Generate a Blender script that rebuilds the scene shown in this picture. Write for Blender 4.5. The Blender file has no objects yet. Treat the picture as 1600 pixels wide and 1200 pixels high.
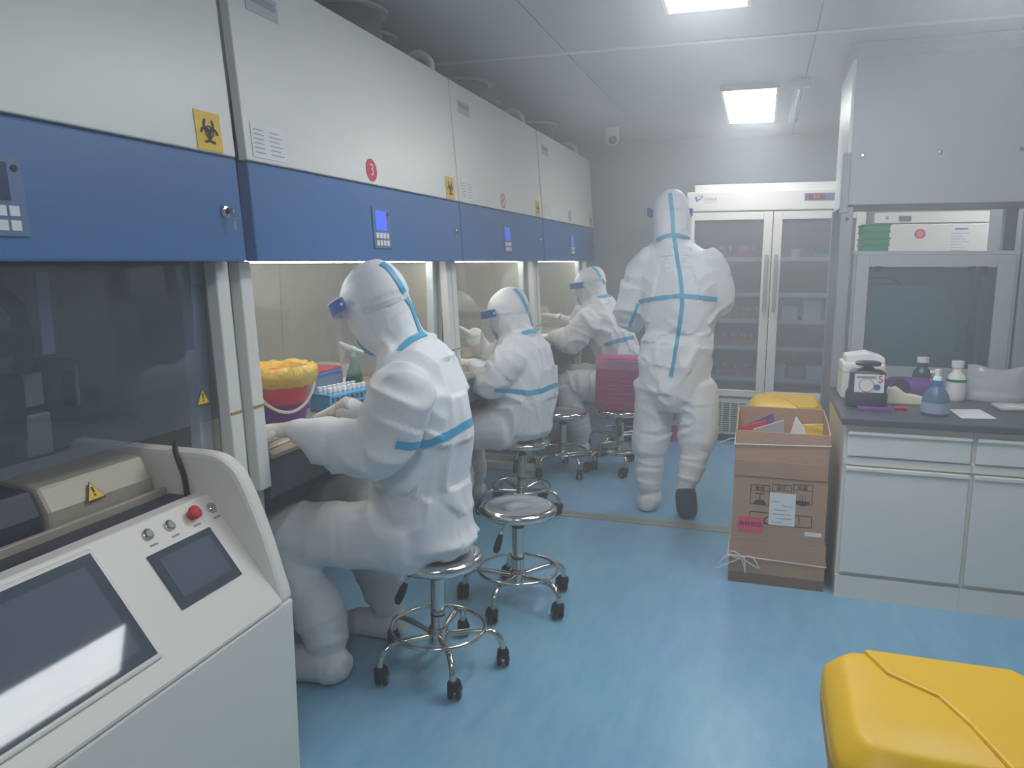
import bpy, bmesh, math, random
from mathutils import Vector, Matrix, noise
from mathutils.bvhtree import BVHTree
random.seed(7)
sc = bpy.context.scene
col = sc.collection
PI = math.pi
V = Vector

# ------------------------------------------------------------------ camera
F, VPX, HY, EYE = 1200.0, 1190.0, 408.0, 1.45
pitch = math.atan((600 - HY) / F)
yaw = math.atan((VPX - 800) / F * math.cos(pitch))
cam_d = bpy.data.cameras.new('camera')
cam = bpy.data.objects.new('camera', cam_d)
col.objects.link(cam)
cam.location = (0, 0, EYE)
cam.rotation_euler = (PI / 2 - pitch, 0, yaw)
cam_d.sensor_width = 36.0
cam_d.lens = F / 1600 * 36.0
cam_d.clip_start = 0.02
sc.camera = cam

# ------------------------------------------------------------------ view, world
sc.view_settings.view_transform = 'Standard'
sc.view_settings.look = 'None'
sc.view_settings.gamma = 1.0
sc.view_settings.use_curve_mapping = False
sc.view_settings.exposure = 0.12
LAMP = 18.5
HAZE = 0.1
w = bpy.data.worlds.new('world')
sc.world = w
w.use_nodes = True
wn = w.node_tree
wn.nodes['Background'].inputs['Color'].default_value = (0.6, 0.68, 0.8, 1)
wn.nodes['Background'].inputs['Strength'].default_value = 0.3
if HAZE > 0:
    vs = wn.nodes.new('ShaderNodeVolumeScatter')
    vs.inputs['Color'].default_value = (0.93, 0.96, 1.0, 1)
    vs.inputs['Density'].default_value = HAZE
    vs.inputs['Anisotropy'].default_value = 0.45
    wn.links.new(vs.outputs['Volume'], wn.nodes['World Output'].inputs['Volume'])
sc.cycles.volume_bounces = 0
w.cycles.homogeneous_volume = True
sc.cycles.max_bounces = 6
sc.cycles.diffuse_bounces = 4
sc.cycles.glossy_bounces = 3
sc.cycles.transparent_max_bounces = 12
sc.cycles.use_denoising = True
sc.cycles.adaptive_threshold = 0.02

# ------------------------------------------------------------------ pixel -> place (direction only; distance comes from a surface)
_fh = V((-math.sin(yaw), math.cos(yaw), 0)); _r = V((math.cos(yaw), math.sin(yaw), 0)); _up = V((0, 0, 1))
_fw = _fh * math.cos(pitch) - _up * math.sin(pitch); _u = _fh * math.sin(pitch) + _up * math.cos(pitch)
CAM = V((0, 0, EYE))
def ray(x, y): return _r * ((x - 800) / F) - _u * ((y - 600) / F) + _fw
def AY(x, y, Y): d = ray(x, y); return CAM + d * (Y / d.y)
def AX(x, y, X): d = ray(x, y); return CAM + d * (X / d.x)
def AZ(x, y, z): d = ray(x, y); return CAM + d * ((z - EYE) / d.z)
def APL(x, y, p, n): d = ray(x, y); return CAM + d * ((p - CAM).dot(n) / d.dot(n))

# ------------------------------------------------------------------ materials
def srgb(r, g, b):
    f = lambda c: (c / 255 / 12.92) if c / 255 <= 0.04045 else ((c / 255 + 0.055) / 1.055) ** 2.4
    return (f(r), f(g), f(b), 1)
MATS = {}
def mat(name, c, rough=0.5, metal=0.0, var=0.0, vscale=6.0, bump=0.0, bscale=30.0, emit=None, estr=0.0, trans=0.0, ior=1.45, alpha=1.0, spec=0.5, stretch=None, coat=0.0):
    if name in MATS: return MATS[name]
    m = bpy.data.materials.new(name); m.use_nodes = True
    nt = m.node_tree; b = nt.nodes['Principled BSDF']
    c = c if len(c) == 4 else (*c, 1)
    b.inputs['Base Color'].default_value = c
    b.inputs['Roughness'].default_value = rough
    b.inputs['Metallic'].default_value = metal
    b.inputs['IOR'].default_value = ior
    b.inputs['Specular IOR Level'].default_value = spec
    b.inputs['Transmission Weight'].default_value = trans
    b.inputs['Alpha'].default_value = alpha
    b.inputs['Coat Weight'].default_value = coat
    if emit: b.inputs['Emission Color'].default_value = emit; b.inputs['Emission Strength'].default_value = estr
    tc = nt.nodes.new('ShaderNodeTexCoord'); mp = nt.nodes.new('ShaderNodeMapping')
    nt.links.new(tc.outputs['Object'], mp.inputs['Vector'])
    if stretch: mp.inputs['Scale'].default_value = stretch
    n = nt.nodes.new('ShaderNodeTexNoise'); n.inputs['Scale'].default_value = vscale; n.inputs['Detail'].default_value = 5
    nt.links.new(mp.outputs['Vector'], n.inputs['Vector'])
    v = var if var > 0 else 0.03
    mx = nt.nodes.new('ShaderNodeMix'); mx.data_type = 'RGBA'
    mx.inputs[6].default_value = tuple(min(1, x * (1 - v)) for x in c[:3]) + (1,)
    mx.inputs[7].default_value = tuple(min(1, x * (1 + v)) for x in c[:3]) + (1,)
    nt.links.new(n.outputs['Fac'], mx.inputs[0])
    nt.links.new(mx.outputs[2], b.inputs['Base Color'])
    if bump > 0:
        n2 = nt.nodes.new('ShaderNodeTexNoise'); n2.inputs['Scale'].default_value = bscale; n2.inputs['Detail'].default_value = 6
        bp = nt.nodes.new('ShaderNodeBump'); bp.inputs['Strength'].default_value = bump; bp.inputs['Distance'].default_value = 0.02
        nt.links.new(mp.outputs['Vector'], n2.inputs['Vector'])
        nt.links.new(n2.outputs['Fac'], bp.inputs['Height']); nt.links.new(bp.outputs['Normal'], b.inputs['Normal'])
    MATS[name] = m
    return m
def glassy(name, tint, refl=0.08, opac=0.0, dc=(0.8, 0.82, 0.85, 1)):
    """thin sheet: clear tinted pass-through with a mirror share (fresnel)"""
    m = bpy.data.materials.new(name); m.use_nodes = True; nt = m.node_tree; nt.nodes.clear()
    out = nt.nodes.new('ShaderNodeOutputMaterial'); tr = nt.nodes.new('ShaderNodeBsdfTransparent'); gl = nt.nodes.new('ShaderNodeBsdfGlossy')
    lw = nt.nodes.new('ShaderNodeLayerWeight'); lw.inputs['Blend'].default_value = 0.5
    pw = nt.nodes.new('ShaderNodeMath'); pw.operation = 'POWER'; pw.inputs[1].default_value = 4.0
    fr = nt.nodes.new('ShaderNodeMath'); fr.operation = 'MULTIPLY_ADD'; fr.inputs[1].default_value = 0.45; fr.inputs[2].default_value = refl * 0.5
    nt.links.new(lw.outputs['Facing'], pw.inputs[0]); nt.links.new(pw.outputs[0], fr.inputs[0])
    tr.inputs['Color'].default_value = tint; gl.inputs['Roughness'].default_value = 0.03
    gl.inputs['Color'].default_value = (0.9, 0.95, 1, 1)
    mx = nt.nodes.new('ShaderNodeMixShader')
    nt.links.new(fr.outputs[0], mx.inputs[0]); nt.links.new(tr.outputs[0], mx.inputs[1]); nt.links.new(gl.outputs[0], mx.inputs[2])
    last = mx
    if opac > 0:
        df = nt.nodes.new('ShaderNodeBsdfDiffuse'); df.inputs['Color'].default_value = dc
        m2 = nt.nodes.new('ShaderNodeMixShader'); m2.inputs[0].default_value = opac
        nt.links.new(mx.outputs[0], m2.inputs[1]); nt.links.new(df.outputs[0], m2.inputs[2]); last = m2
    nt.links.new(last.outputs[0], out.inputs['Surface'])
    MATS[name] = m
    return m

white = mat('white_enamel', srgb(228, 228, 224), 0.35, var=0.02)
cream = mat('cream_enamel', srgb(232, 230, 222), 0.4, var=0.02)
blue = mat('blue_enamel', srgb(62, 110, 168), 0.4, var=0.05, vscale=3)
steel = mat('brushed_steel', srgb(196, 191, 180), 0.4, metal=0.5, var=0.08, vscale=30, stretch=(1, 1, 0.1))
chrome = mat('chrome', srgb(215, 210, 200), 0.12, metal=1.0)
polished = mat('polished_seat', srgb(226, 224, 222), 0.13, metal=1.0, bump=0.05, bscale=20)
dark = mat('dark_plastic', srgb(34, 38, 46), 0.45)
black = mat('black_rubber', srgb(22, 24, 28), 0.6)
grey = mat('grey_paint', srgb(154, 160, 170), 0.5, var=0.03)
dgrey = mat('dark_grey_paint', srgb(84, 92, 104), 0.5)
hoodgrey = mat('hood_grey', srgb(174, 178, 188), 0.5, var=0.03)
wallm = mat('wall_panel', srgb(178, 186, 190), 0.3, var=0.02, vscale=2)
ceilm = mat('ceiling_panel', srgb(170, 175, 182), 0.35, var=0.02, vscale=2)
jointm = mat('joint_aluminium', srgb(206, 210, 214), 0.35, metal=0.2)
suit = mat('coverall_fabric', srgb(230, 232, 236), 0.5, var=0.02, vscale=10, bump=0.08, bscale=10)
tape = mat('blue_tape', srgb(62, 168, 212), 0.45)
glove = mat('white_glove', srgb(222, 220, 214), 0.5, bump=0.15, bscale=60)
bootm = mat('boot_cover_fabric', srgb(222, 224, 226), 0.65, var=0.02, bump=0.15, bscale=16)
sole = mat('dark_sole', srgb(40, 58, 84), 0.6)
shieldblue = mat('shield_blue', srgb(26, 84, 172), 0.4)
maskblue = mat('mask_blue', srgb(90, 160, 214), 0.7)
skin = mat('skin', srgb(206, 160, 132), 0.5, var=0.06)
yellow = mat('yellow_plastic', srgb(238, 190, 20), 0.42, var=0.04, vscale=3)
card = mat('cardboard', srgb(182, 146, 120), 0.8, var=0.08, vscale=5, bump=0.1, bscale=60)
ink = mat('printed_ink', srgb(54, 50, 52), 0.7)
lightgrey = mat('light_grey_ink', srgb(150, 152, 156), 0.7)
paper = mat('paper', srgb(232, 232, 232), 0.7)
purple = mat('purple_plastic', srgb(112, 62, 150), 0.5)
red = mat('red_plastic', srgb(206, 44, 52), 0.45)
pink = mat('pink_plastic', srgb(196, 84, 138), 0.35, var=0.08, bump=0.4, bscale=14)
signyellow = mat('sign_yellow', srgb(236, 196, 40), 0.5)
stickpink = mat('pink_sticker', srgb(236, 74, 112), 0.6)
stickred = mat('red_sticker', srgb(204, 52, 76), 0.5)
green = mat('green_plastic', srgb(28, 142, 108), 0.5, var=0.05)
screenm = mat('dark_screen', srgb(70, 80, 96), 0.04, coat=0.3)
screenin = mat('screen_glass', srgb(92, 102, 116), 0.04, coat=0.3)
lcdblue = mat('lcd_blue', srgb(60, 100, 230), 0.3, emit=srgb(70, 110, 255), estr=0.55)
lcdoff = mat('lcd_off', srgb(40, 66, 100), 0.2)
ledred = mat('led_red', srgb(220, 60, 70), 0.4, emit=srgb(255, 60, 70), estr=1.2)
worktop_m = mat('worktop_resin', srgb(76, 82, 94), 0.35, var=0.06, vscale=14)
bottleblue = mat('bottle_clear_blue', srgb(110, 150, 180), 0.15, trans=0.55, ior=1.3)
bottlegreen = mat('bottle_green', srgb(30, 110, 70), 0.2, trans=0.3, ior=1.3)
bottlebrown = mat('bottle_dark_green', srgb(52, 84, 86), 0.2)
orange = mat('tube_red', srgb(206, 92, 74), 0.5)
twine = mat('white_twine', srgb(226, 222, 218), 0.8)
beige = mat('beige_metal', srgb(176, 170, 156), 0.45, metal=0.2)
yellowbag = mat('yellow_bag', srgb(240, 196, 60), 0.25, var=0.12, bump=0.8, bscale=22)
teal = mat('teal_cover', srgb(104, 136, 150), 0.25, coat=0.4)
bagclear = glassy('clear_bag', (0.9, 0.9, 0.93, 1), 0.08, 0.42)
glass = glassy('sash_clear', (0.93, 0.96, 0.96, 1), 0.085)
glassdark = glassy('sash_tinted', (0.76, 0.8, 0.86, 1), 0.10, 0.045, (0.55, 0.65, 0.85, 1))
glassteal = glassy('window_teal', (0.62, 0.78, 0.82, 1), 0.085, 0.10, (0.5, 0.68, 0.75, 1))  # diffuse share is a pale veil that brightens the dim box interior
glassfr = glassy('fridge_glass', (0.75, 0.8, 0.85, 1), 0.075, 0.10)  # diffuse share veils the pane to make the unlit interior look brighter
visor = glassy('visor_clear', (0.95, 0.96, 0.97, 1), 0.07, 0.10)
lampm = mat('lamp_diffuser', (1, 1, 1, 1), 0.5, emit=(0.93, 0.97, 1, 1), estr=LAMP)
tubem = mat('cabinet_tube_lit', (1, 1, 1, 1), 0.5, emit=(1, 0.95, 0.86, 1), estr=22.0)

def floor_material():
    m = bpy.data.materials.new('blue_vinyl'); m.use_nodes = True; nt = m.node_tree; b = nt.nodes['Principled BSDF']
    tc = nt.nodes.new('ShaderNodeTexCoord'); mp = nt.nodes.new('ShaderNodeMapping'); mp.inputs['Scale'].default_value = (5, 1.4, 1)
    n = nt.nodes.new('ShaderNodeTexNoise'); n.inputs['Scale'].default_value = 3.2; n.inputs['Detail'].default_value = 8; n.inputs['Roughness'].default_value = 0.65
    n2 = nt.nodes.new('ShaderNodeTexNoise'); n2.inputs['Scale'].default_value = 1.3; n2.inputs['Detail'].default_value = 3
    cr = nt.nodes.new('ShaderNodeValToRGB')
    cr.color_ramp.elements[0].position = 0.3; cr.color_ramp.elements[0].color = srgb(122, 178, 216)
    cr.color_ramp.elements[1].position = 0.72; cr.color_ramp.elements[1].color = srgb(152, 200, 230)
    mx = nt.nodes.new('ShaderNodeMix'); mx.data_type = 'RGBA'; mx.blend_type = 'MULTIPLY'; mx.inputs[0].default_value = 0.25
    nt.links.new(tc.outputs['Object'], mp.inputs['Vector']); nt.links.new(mp.outputs['Vector'], n.inputs['Vector']); nt.links.new(tc.outputs['Object'], n2.inputs['Vector'])
    nt.links.new(n.outputs['Fac'], cr.inputs['Fac']); nt.links.new(cr.outputs['Color'], mx.inputs[6]); nt.links.new(n2.outputs['Color'], mx.inputs[7])
    nt.links.new(mx.outputs[2], b.inputs['Base Color'])
    b.inputs['Roughness'].default_value = 0.32
    return m
floorm = floor_material()

# ------------------------------------------------------------------ mesh helpers
class MB:
    def __init__(s): s.v = []; s.f = []
    def add(s, vs, fs):
        o = len(s.v); s.v += [tuple(x) for x in vs]; s.f += [tuple(i + o for i in f) for f in fs]; return s
    def box(s, x0, x1, y0, y1, z0, z1):
        return s.add([(x0, y0, z0), (x1, y0, z0), (x1, y1, z0), (x0, y1, z0), (x0, y0, z1), (x1, y0, z1), (x1, y1, z1), (x0, y1, z1)],
                     [(0, 3, 2, 1), (4, 5, 6, 7), (0, 1, 5, 4), (1, 2, 6, 5), (2, 3, 7, 6), (3, 0, 4, 7)])
    def prism(s, pts, axis, a, b):
        """closed 2D outline swept along an axis; axis y: pts are (x,z); axis z: (x,y); axis x: (y,z)"""
        def mk(p, t): return {'y': (p[0], t, p[1]), 'z': (p[0], p[1], t), 'x': (t, p[0], p[1])}[axis]
        n = len(pts); vs = [mk(p, a) for p in pts] + [mk(p, b) for p in pts]
        fs = [tuple(range(n))[::-1], tuple(range(n, 2 * n))] + [(i, (i + 1) % n, n + (i + 1) % n, n + i) for i in range(n)]
        return s.add(vs, fs)
    def slab(s, quad, t):
        """four points and a thickness along the face normal"""
        q = [V(p) for p in quad]; n = (q[1] - q[0]).cross(q[2] - q[0]).normalized() * t
        vs = q + [p + n for p in q]
        return s.add(vs, [(3, 2, 1, 0), (4, 5, 6, 7), (0, 1, 5, 4), (1, 2, 6, 5), (2, 3, 7, 6), (3, 0, 4, 7)])
    def loft(s, rings, n=16, closed=True):
        """rings: (centre, u, v) ellipse half-axes"""
        vs = []
        for c, u, v in rings:
            for k in range(n):
                a = 2 * PI * k / n; vs.append(V(c) + V(u) * math.cos(a) + V(v) * math.sin(a))
        fs = []
        for i in range(len(rings) - 1):
            for k in range(n):
                k2 = (k + 1) % n; fs.append((i * n + k, i * n + k2, (i + 1) * n + k2, (i + 1) * n + k))
        if closed: fs += [tuple(range(n))[::-1], tuple(range((len(rings) - 1) * n, len(rings) * n))]
        return s.add(vs, fs)
    def cyl(s, a, b, r0, r1=None, n=16):
        r1 = r0 if r1 is None else r1; a = V(a); b = V(b); d = (b - a).normalized()
        u = d.orthogonal().normalized(); v = d.cross(u)
        return s.loft([(a, u * r0, v * r0), (b, u * r1, v * r1)], n)
    def tube(s, pts, r, n=10, caps=True, flat=1.0):
        pts = [V(p) for p in pts]; rr = r if isinstance(r, (list, tuple)) else [r] * len(pts)
        rings = []; u = None
        for i, p in enumerate(pts):
            d = (pts[min(i + 1, len(pts) - 1)] - pts[max(i - 1, 0)]).normalized()
            if u is None: u = d.orthogonal().normalized()
            else: u = (u - d * u.dot(d)).normalized()
            rings.append((p, u * rr[i], d.cross(u) * rr[i] * flat))
        return s.loft(rings, n, caps)
    def ring(s, c, R, r, axis=(0, 0, 1), n=40, m=8):
        ax = V(axis).normalized(); u = ax.orthogonal().normalized(); v = ax.cross(u); c = V(c); vs = []; fs = []
        for i in range(n):
            a = 2 * PI * i / n; d = u * math.cos(a) + v * math.sin(a)
            for j in range(m):
                b = 2 * PI * j / m; vs.append(c + d * (R + r * math.cos(b)) + ax * (r * math.sin(b)))
        for i in range(n):
            for j in range(m):
                i2 = (i + 1) % n; j2 = (j + 1) % m; fs.append((i * m + j, i2 * m + j, i2 * m + j2, i * m + j2))
        return s.add(vs, fs)
    def lathe(s, prof, c=(0, 0, 0), n=28, axis=(0, 0, 1)):
        ax = V(axis).normalized(); u = ax.orthogonal().normalized() if abs(ax.z) < 0.99 else V((1, 0, 0)); v = ax.cross(u)
        return s.loft([(V(c) + ax * z, u * max(r, 1e-4), v * max(r, 1e-4)) for r, z in prof], n)
    def ball(s, c, rx, ry=None, rz=None, n=16, m=10):
        ry = rx if ry is None else ry; rz = rx if rz is None else rz; c = V(c)
        return s.loft([(c + V((0, 0, -rz * math.cos(PI * i / m))), V((max(1e-4, rx * math.sin(PI * i / m)), 0, 0)), V((0, max(1e-4, ry * math.sin(PI * i / m)), 0))) for i in range(m + 1)], n)
    def mesh(s, name, off=V((0, 0, 0)), smooth=False):
        me = bpy.data.meshes.new(name)
        me.from_pydata([tuple(V(p) - off) for p in s.v], [], s.f); me.validate()
        bm = bmesh.new(); bm.from_mesh(me); bmesh.ops.recalc_face_normals(bm, faces=bm.faces); bm.to_mesh(me); bm.free()
        if smooth:
            me.polygons.foreach_set('use_smooth', [True] * len(me.polygons)); me.set_sharp_from_angle(angle=math.radians(48))
        return me
def link(name, me, m, parent=None, bevel=0.0, auto=False):
    o = bpy.data.objects.new(name, me); col.objects.link(o)
    if not me.materials: me.materials.append(m)
    if parent is not None: o.parent = parent
    if bevel > 0:
        bv = o.modifiers.new('bevel', 'BEVEL'); bv.width = bevel; bv.segments = 2; bv.limit_method = 'ANGLE'; bv.angle_limit = math.radians(40)
    return o
def base_of(o):
    p = V((0, 0, 0))
    while o is not None: p = p + V(o.location); o = o.parent
    return p
def part(T, name, mb, m, smooth=False, bevel=0.0, label=None, world=True):
    """a part; world=True: the shape is given in room coordinates (thing must not be rotated yet)"""
    o = link(name, mb.mesh(name, base_of(T) if world else V((0, 0, 0)), smooth), m, T, bevel)
    if label: o['label'] = label
    return o
def tag(o, label, cat, group=None):
    o['label'] = label; o['category'] = cat
    if group: o['group'] = group
    return o
def thing(name, label, cat, loc=(0, 0, 0), group=None):
    o = bpy.data.objects.new(name, None); o.empty_display_size = 0.05; col.objects.link(o); o.location = loc
    return tag(o, label, cat, group)
def solo(name, mb, m, label, cat, loc, group=None, smooth=False, bevel=0.0):
    o = link(name, mb.mesh(name, V(loc), smooth), m, None, bevel); o.location = loc
    return tag(o, label, cat, group)
def struct(name, mb, m, parent=None, bevel=0.0):
    o = link(name, mb.mesh(name), m, parent, bevel)
    if parent is None: o['kind'] = 'structure'
    return o
def copy_tree(o, parent=None):
    c = o.copy(); col.objects.link(c); c.parent = parent
    for ch in o.children: copy_tree(ch, c)
    return c
def text_mesh(body, size, extrude=0.0006, align='CENTER'):
    cu = bpy.data.curves.new('lettering', 'FONT'); cu.body = body; cu.size = size; cu.extrude = extrude; cu.align_x = align; cu.align_y = 'CENTER'
    cu.resolution_u = 3
    o = bpy.data.objects.new('lettering', cu); col.objects.link(o)
    me = bpy.data.meshes.new_from_object(o.evaluated_get(bpy.context.evaluated_depsgraph_get()))
    bpy.data.objects.remove(o); bpy.data.curves.remove(cu); me.name = 'lettering'
    return me
def text(T, name, body, size, at, xdir, ydir, m):
    """flat print standing on a surface; at/xdir/ydir in room directions"""
    me = text_mesh(body, size); x = V(xdir).normalized(); y = V(ydir).normalized(); z = x.cross(y)
    M = Matrix((x, y, z)).transposed().to_4x4(); M.translation = V(at) - base_of(T)
    me.transform(M); me.materials.clear()
    return link(name, me, m, T)
def catmull(pts, per=6):
    pts = [V(p) for p in pts]; out = []
    for i in range(len(pts) - 1):
        p0 = pts[max(i - 1, 0)]; p1 = pts[i]; p2 = pts[i + 1]; p3 = pts[min(i + 2, len(pts) - 1)]
        for k in range(per):
            t = k / per
            out.append(0.5 * ((2 * p1) + (p2 - p0) * t + (2 * p0 - 5 * p1 + 4 * p2 - p3) * t * t + (3 * p1 - p0 - 3 * p2 + p3) * t ** 3))
    return out + [pts[-1]]

# ================================================================== the room
X0, X1, Y0, Y1, CZ = -2.25, 2.4, -1.6, 7.1, 2.5
struct('floor', MB().box(X0, X1, Y0, Y1, -0.1, 0), floorm)
struct('wall_back', MB().box(X0 - 0.1, X1 + 0.1, Y1, Y1 + 0.1, -0.1, CZ + 0.1), wallm)
struct('wall_left', MB().box(X0 - 0.1, X0, Y0, Y1, -0.1, CZ + 0.1), wallm)
struct('wall_right', MB().box(X1, X1 + 0.1, Y0, Y1, -0.1, CZ + 0.1), wallm)
struct('wall_front', MB().box(X0 - 0.1, X1 + 0.1, Y0 - 0.1, Y0, -0.1, CZ + 0.1), wallm)
ce = struct('ceiling', MB().box(X0, X1, Y0, Y1, CZ + 0.012, CZ + 0.1), ceilm)
xs = [X0, -1.0, 0.19, 1.38, X1]; ys = [Y0, 1.0, 4.03, Y1]
for i in range(4):
    for j in range(3):
        struct('ceiling_panel', MB().box(xs[i] + 0.003, xs[i + 1] - 0.003, ys[j] + 0.003, ys[j + 1] - 0.003, CZ, CZ + 0.012), ceilm, ce)
for y in ys[1:3]:
    struct('joint_strip', MB().box(X0, X1, y - 0.022, y + 0.022, CZ - 0.004, CZ + 0.004), jointm, ce, 0.002)
struct('trim_1', MB().box(X0 + 0.75, X1, 4.13, 4.225, 0.0, 0.006).box(X0 + 0.75, X1, 4.165, 4.172, 0.006, 0.008).box(X0 + 0.75, X1, 4.19, 4.197, 0.006, 0.008),
       mat('threshold_strip', srgb(168, 166, 160), 0.4, metal=0.3, var=0.05), None, 0.002)
struct('baseboard_back', MB().box(X0, X1, Y1 - 0.015, Y1, 0, 0.09), jointm, None, 0.004)

# ceiling lamps
def lamp(x, y, label):
    t = thing('ceiling_light', label, 'ceiling light', (x, y, CZ), 'flat ceiling light panels')
    a, b = 0.17, 0.6
    part(t, 'frame', MB().box(-a, a, -b, -b + 0.015, -0.03, 0).box(-a, a, b - 0.015, b, -0.03, 0).box(-a, -a + 0.015, -b + 0.015, b - 0.015, -0.03, 0).box(a - 0.015, a, -b + 0.015, b - 0.015, -0.03, 0), white, world=False)
    part(t, 'diffuser', MB().box(-a + 0.015, a - 0.015, -b + 0.015, b - 0.015, -0.026, -0.008), lampm, world=False)
lamp(-0.12, 5.65, 'glowing rectangular ceiling light above the glass-door refrigerator')
lamp(-0.26, 2.86, 'ceiling light cut by the top edge of the picture')
lamp(-0.2, 0.0, 'unseen ceiling light behind the viewpoint near the white machine')  # unseen lamp, kept for the light it gives the near end
lamp(0.69, 2.6, 'ceiling light to the right of the viewpoint, beyond the frame')
lamp(1.75, 5.6, 'unseen ceiling light behind the grey hood on the right')  # unseen lamp hidden by the hood, kept for its light
# ultraviolet tube
t = thing('tube_lamp', 'unlit slim tube lamp with end holder beside the glowing ceiling light', 'tube lamp', (0.17, 5.6, CZ))
part(t, 'end_holder', MB().box(-0.055, 0.055, -0.62, -0.59, -0.05, 0), cream, world=False, bevel=0.004)
part(t, 'end_holder', MB().box(-0.03, 0.03, 0.59, 0.62, -0.05, 0), cream, world=False, bevel=0.004)
part(t, 'housing', MB().box(-0.03, 0.03, -0.59, 0.59, -0.02, 0), white, world=False, bevel=0.004)
part(t, 'tube', MB().cyl((0, -0.59, -0.042), (0, 0.59, -0.042), 0.014), mat('tube_glass', srgb(190, 200, 210), 0.15), world=False, smooth=True)
# security camera
p = AZ(957, 200, CZ)
t = thing('security_camera', 'small white security camera on the ceiling by the back wall', 'security camera', (p.x, p.y, CZ))
part(t, 'mount', MB().lathe([(0.0, 0.0), (0.055, 0.0), (0.055, -0.02), (0.04, -0.04), (0.0, -0.04)]), white, True, world=False)
part(t, 'housing', MB().lathe([(0.0, -0.03), (0.05, -0.03), (0.058, -0.07), (0.05, -0.11), (0.03, -0.13), (0, -0.132)]), white, True, world=False)
part(t, 'lens', MB().lathe([(0.0, 0.0), (0.034, 0.0), (0.03, 0.012), (0.0, 0.018)], (0.012, -0.038, -0.1), axis=(0.25, -0.85, -0.45)), dark, True, world=False)

# ================================================================== biosafety cabinets
FT, FM, FB = -1.468, -1.418, -1.40      # front plane at top / blue line / blue bottom
ZT, ZM, ZB = 2.31, 1.735, 1.449
def fx(z):
    if z > ZM: return FM + (FT - FM) * (z - ZM) / (ZT - ZM)
    return FB + (FM - FB) * (z - ZB) / (ZM - ZB)
def front_rect(y0, y1, z0, z1, t=0.002, lift=0.001):
    o = lift
    return MB().slab([(fx(z0) + o, y0, z0), (fx(z0) + o, y1, z0), (fx(z1) + o, y1, z1), (fx(z1) + o, y0, z1)], t)
def arc_flat(mb, cy, cz, R, wd, a0, a1, n=14, lift=0.004):
    for i in range(n):
        b0 = a0 + (a1 - a0) * i / n; b1 = a0 + (a1 - a0) * (i + 1) / n
        q = [(R - wd / 2, b0), (R + wd / 2, b0), (R + wd / 2, b1), (R - wd / 2, b1)]
        pts = [(cy + r * math.cos(a), cz + r * math.sin(a)) for r, a in q]
        mb.slab([(fx(z) + lift, y, z) for y, z in pts], 0.0006)
    return mb
def biohazard(mb, cy, cz, s):
    for k in range(3):
        a = PI / 2 + k * 2 * PI / 3
        arc_flat(mb, cy + 0.42 * s * math.cos(a), cz + 0.42 * s * math.sin(a), 0.42 * s, 0.17 * s, a + 0.75 - PI + PI, a + 2 * PI - 0.75, 18)
    return arc_flat(mb, cy, cz, 0.36 * s, 0.09 * s, 0, 2 * PI, 20, 0.0046)
def tri_sign(parent, c, u, v, s, m=signyellow):
    c = V(c); u = V(u).normalized() * s; v = V(v).normalized() * s; n = u.cross(v).normalized()
    def tri(k, l): return MB().loft([(c + n * l, u * 0, v * 0)], 3) if 0 else [c + n * l + (v * 0.62 * k), c + n * l - u * 0.6 * k - v * 0.42 * k, c + n * l + u * 0.6 * k - v * 0.42 * k]
    def solid(k, l, h):
        a = tri(k, l); b = tri(k, l + h); return MB().add(a + b, [(2, 1, 0), (3, 4, 5), (0, 1, 4, 3), (1, 2, 5, 4), (2, 0, 3, 5)])
    o = part(parent, 'warning_sign', solid(1, 0.0012, 0.001), ink)
    part(o, 'sign_face', solid(0.86, 0.0022, 0.0008), m)
    q = MB()
    q.slab([c + n * 0.0034 - u * 0.045 + v * -0.02, c + n * 0.0034 + u * 0.045 + v * -0.02, c + n * 0.0034 + u * 0.06 + v * 0.3, c + n * 0.0034 - u * 0.06 + v * 0.3], 0.0005)
    q.slab([c + n * 0.0034 - u * 0.05 + v * -0.2, c + n * 0.0034 + u * 0.05 + v * -0.2, c + n * 0.0034 + u * 0.05 + v * -0.1, c + n * 0.0034 - u * 0.05 + v * -0.1], 0.0005)
    part(o, 'exclamation_mark', q, ink)
    return o
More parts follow.
